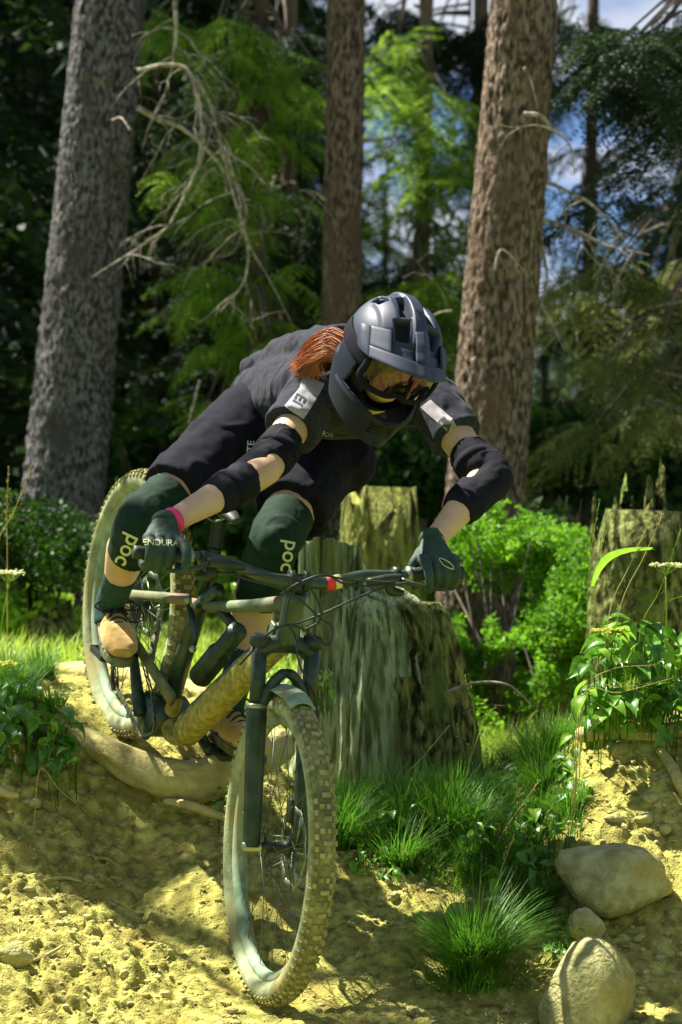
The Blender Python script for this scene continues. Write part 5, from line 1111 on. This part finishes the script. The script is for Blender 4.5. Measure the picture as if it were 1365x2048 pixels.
mesh_obj('mouth_grille', mm, M['dark_metal'], hel, smooth=False)
# emblem: a small fox head outline on the crown
fxp = [(-.012,.0),(-.010,.007),(-.004,.003),(0,.004),(.004,.003),(.010,.007),(.012,0),(.004,-.005),(0,-.011),(-.004,-.005)]
def onshell(x, b):  # outer centre ridge
    bb = R(b); return HL(x, math.sin(bb)*.149, math.cos(bb)*.137+.0)
v = [tuple(onshell(x, 8-z*420)) for x, z in fxp]; mesh_obj('emblem', (v, [tuple(range(len(v)))]), M['helmet_dk'], hel)
# goggles
gog = empty('goggles', (0,0,0)); gog.parent = rider; gog.location = (0,0,0); ORG[gog.name] = origin(rider)
def gg(x, z, o=0): return HL(x, .140-5.0*x*x+o, z)
N_ = 26; v = []; 
for j in range(14):
    for i in range(N_):
        s = -1+2*i/(N_-1); t = j/13; zt = .050-.006*s*s; zb = -.046+.022*max(0, 1-abs(s)/.25)*.6-.012*s*s+.024*s**6; zt -= .02*s**8; v.append(tuple(gg(.093*s, zb+(zt-zb)*t, .004*math.sin(math.pi*t))))
mesh_obj('lens', (v, [(j*N_+i, j*N_+i+1, (j+1)*N_+i+1, (j+1)*N_+i) for j in range(13) for i in range(N_-1)]), M['lens'], gog)
bd = [Vector(v[i]) for i in range(N_)]+[Vector(v[j*N_+N_-1]) for j in range(1, 14)]+[Vector(v[13*N_+i]) for i in range(N_-2, -1, -1)]+[Vector(v[j*N_]) for j in range(12, 0, -1)]
bd.append(bd[0]); bd.append(bd[1]); mesh_obj('goggle_frame', tube([p-F_*.006 for p in bd], .0105, 10), M['black_fabric'], gog)
for s in (1,-1):
    pr_ = []
    for th in np.linspace(.86, 2.05, 16):
        row = []
        for z in np.linspace(-.020, .020, 5):
            a_ = 1-z/.178 if z < 0 else math.acos(z/.128)/(math.pi/2); q = dome(a_, th*s); n3_ = np.array([q[0], q[1], 0]); n3_ /= np.linalg.norm(n3_); q = q+n3_*.003; row.append(tuple(HL(*q)))
        pr_.append(row)
    o_ = mesh_obj('strap', ([p for r in pr_ for p in r], [(i*5+k, i*5+k+1, (i+1)*5+k+1, (i+1)*5+k) for i in range(15) for k in range(4)]), M['black_fabric'], gog); md = o_.modifiers.new('s','SOLIDIFY'); md.thickness = .003; md.offset = 0
lv_, lf_ = sphere((0,0,0), 1, None, 48, 32); keep = [q for q in lf_ if sum(lv_[k][1] for k in q)/4 < .74]; mesh_obj('liner', ([tuple(HL(x*.104, y*.118, z*.135-.03)) for x, y, z in lv_], keep), M['liner'], hel)
# hair: loose auburn strands over the right shoulder
mb = MB(); rh = np.random.default_rng(3)
mb2 = MB()
for i in range(1500):
    t = rh.random(); g1, g2, g3 = rh.normal(size=3); sp_ = rh.random()
    r0 = P(692+g1*3, 668+70*t, 6.31+.09*rh.random()); e = P(590+g2*7+sp_*48*(.3+t), 728+14*t+g3*9+sp_*8, 6.42-.05*t); m1 = P(660+g1*3, 657+56*t+g2*2, 6.35-.03*t); m2 = P(622+g1*4+sp_*14, 680+46*t+g3*4, 6.385-.04*t)
    (mb if rh.random() < .6 else mb2).add(*tube(spline([r0, m1, m2, e], 4), lerp_list([.0010,.0009,.0003], 13), 3, cap=False))
mesh_obj('hair_lock', mb2, M['hair_dk'], rider)
hb = MB(); hb.add(*stube([P(700,705,6.36), P(660,700,6.42), P(620,722,6.45), P(600,742,6.46)], [.036,.036,.028,.01], 5, 16)); 
hr = mesh_obj('hair', mb, M['hair'], rider); 
remesh('hair_base', hb, .005, M['hair'], rider, 4, fold(.004, 40))
# vest / hip pack line on the back, belt
mesh_obj('jersey_collar', tube([nec-(nec-che)*.12, nec+(nec-che)*.02], [.088,.074], 24, wd=sw, rd=[.074,.064]), M['jersey'], rider)

# ------------------------------------------------------------------ prints on fabric
dg = bpy.context.evaluated_depsgraph_get()
def bv_of(o):
    me = o.data; off = ORG[o.name]; return BVHTree.FromPolygons([tuple(v.co+off) for v in me.vertices], [tuple(p.vertices) for p in me.polygons])
def cast(bv, x, y, off=.0022):
    d = (P(x, y, 1)-CAM).normalized(); r = bv.ray_cast(CAM, d); return (r[0]+r[1]*off*(1 if r[1].dot(d) < 0 else -1)) if r[0] else None
def decal(quad, bv, m, parent, name, nu=24, nv=10, off=.002):
    (x0,y0),(x1,y1),(x2,y2),(x3,y3) = quad; V = []; ok = []
    for j in range(nv+1):
        for i in range(nu+1):
            s = i/nu; t = j/nv; x = (x0*(1-s)+x1*s)*(1-t)+(x3*(1-s)+x2*s)*t; y = (y0*(1-s)+y1*s)*(1-t)+(y3*(1-s)+y2*s)*t; p = cast(bv, x, y, off); ok.append(p is not None); V.append(tuple(p) if p else (0,0,0))
    F = [q for j in range(nv) for i in range(nu) for q in [(j*(nu+1)+i, j*(nu+1)+i+1, (j+1)*(nu+1)+i+1, (j+1)*(nu+1)+i)] if all(ok[k] for k in q) and max((Vector(V[a])-Vector(V[b])).length for a in q for b in q) < .03]
    if F: return mesh_obj(name, (V, F), M[m], parent)
def text_decal(txt, cx, cy, size, ang, bv, m, parent, off=.0022, sx=1.0, outline=False):
    cu = bpy.data.curves.new('t', 'FONT'); cu.body = txt; cu.size = 1; cu.align_x = 'CENTER'; cu.align_y = 'CENTER'; cu.resolution_u = 3; cu.offset = .012
    t = bpy.data.objects.new('t', cu); COL.objects.link(t); d2 = bpy.context.evaluated_depsgraph_get(); me = bpy.data.meshes.new_from_object(t.evaluated_get(d2)); bpy.data.objects.remove(t)
    bm = bmesh.new(); bm.from_mesh(me); bmesh.ops.triangulate(bm, faces=bm.faces)
    for _ in range(2): bmesh.ops.subdivide_edges(bm, edges=[e for e in bm.edges if e.calc_length() > .12], cuts=1); bmesh.ops.triangulate(bm, faces=bm.faces)
    V = []; ok = []; ca, sa_ = math.cos(R(ang)), math.sin(R(ang))
    for v in bm.verts: x, y = v.co.x*size*sx, v.co.y*size; p = cast(bv, cx+x*ca+y*sa_, cy+x*sa_-y*ca, off); ok.append(p is not None); V.append(tuple(p) if p else (0,0,0))
    F = [tuple(q.index for q in f.verts) for f in bm.faces]; F = [q for q in F if all(ok[k] for k in q) and max((Vector(V[a])-Vector(V[b])).length for a in q for b in q) < .04]; bm.free()
    if F: mesh_obj('lettering', (V, F), M[m], parent)
bj = bv_of(jer)
decal([(606,748),(650,768),(632,800),(600,776)], bj, 'print', rider, 'sleeve_print'); decal([(600,776),(632,800),(608,838),(570,812)], bj, 'print', rider, 'sleeve_print')
decal([(842,815),(862,800),(905,838),(890,858)], bj, 'print', rider, 'sleeve_print'); decal([(890,858),(905,838),(928,872),(914,892)], bj, 'print', rider, 'sleeve_print')
text_decal('EI', 598, 800, 30, 120, bj, 'logo_d', rider, .0035); text_decal('EATT', 900, 860, 24, 48, bj, 'logo_d', rider, .0035)
bk = bv_of(kneeObj); text_decal('poc', 257, 1100, 46, 116, bk, 'logo', kneeObj.parent, .003, .95)
text_decal('poc', 578, 1112, 42, 100, bv_of(kneeObjL), 'logo', kneeObjL.parent, .003)
text_decal('ENDURA', 322, 1086, 17, 2, bv_of(gRm), 'logo', gR, .0015, 1.05)
bs = bv_of(sho); text_decal('ELITE', 500, 905, 20, -86, bs, 'logo_w', rider, .003)
text_decal('FOX', 655, 868, 12, 8, bj, 'print', rider, .003)
for w in (dL,):
    bg_ = bv_of(gLm); r0 = []
    for i in range(26):
        t = 2*math.pi*i/25; p = cast(bg_, 893+16*math.cos(t)*.9+4*math.sin(t), 1128+8*math.sin(t)+7*math.cos(t), .002)
        if p: r0.append(p)
    if len(r0) > 20: mesh_obj('knuckle_print', tube(r0, .0013, 6), M['logo'], gL)
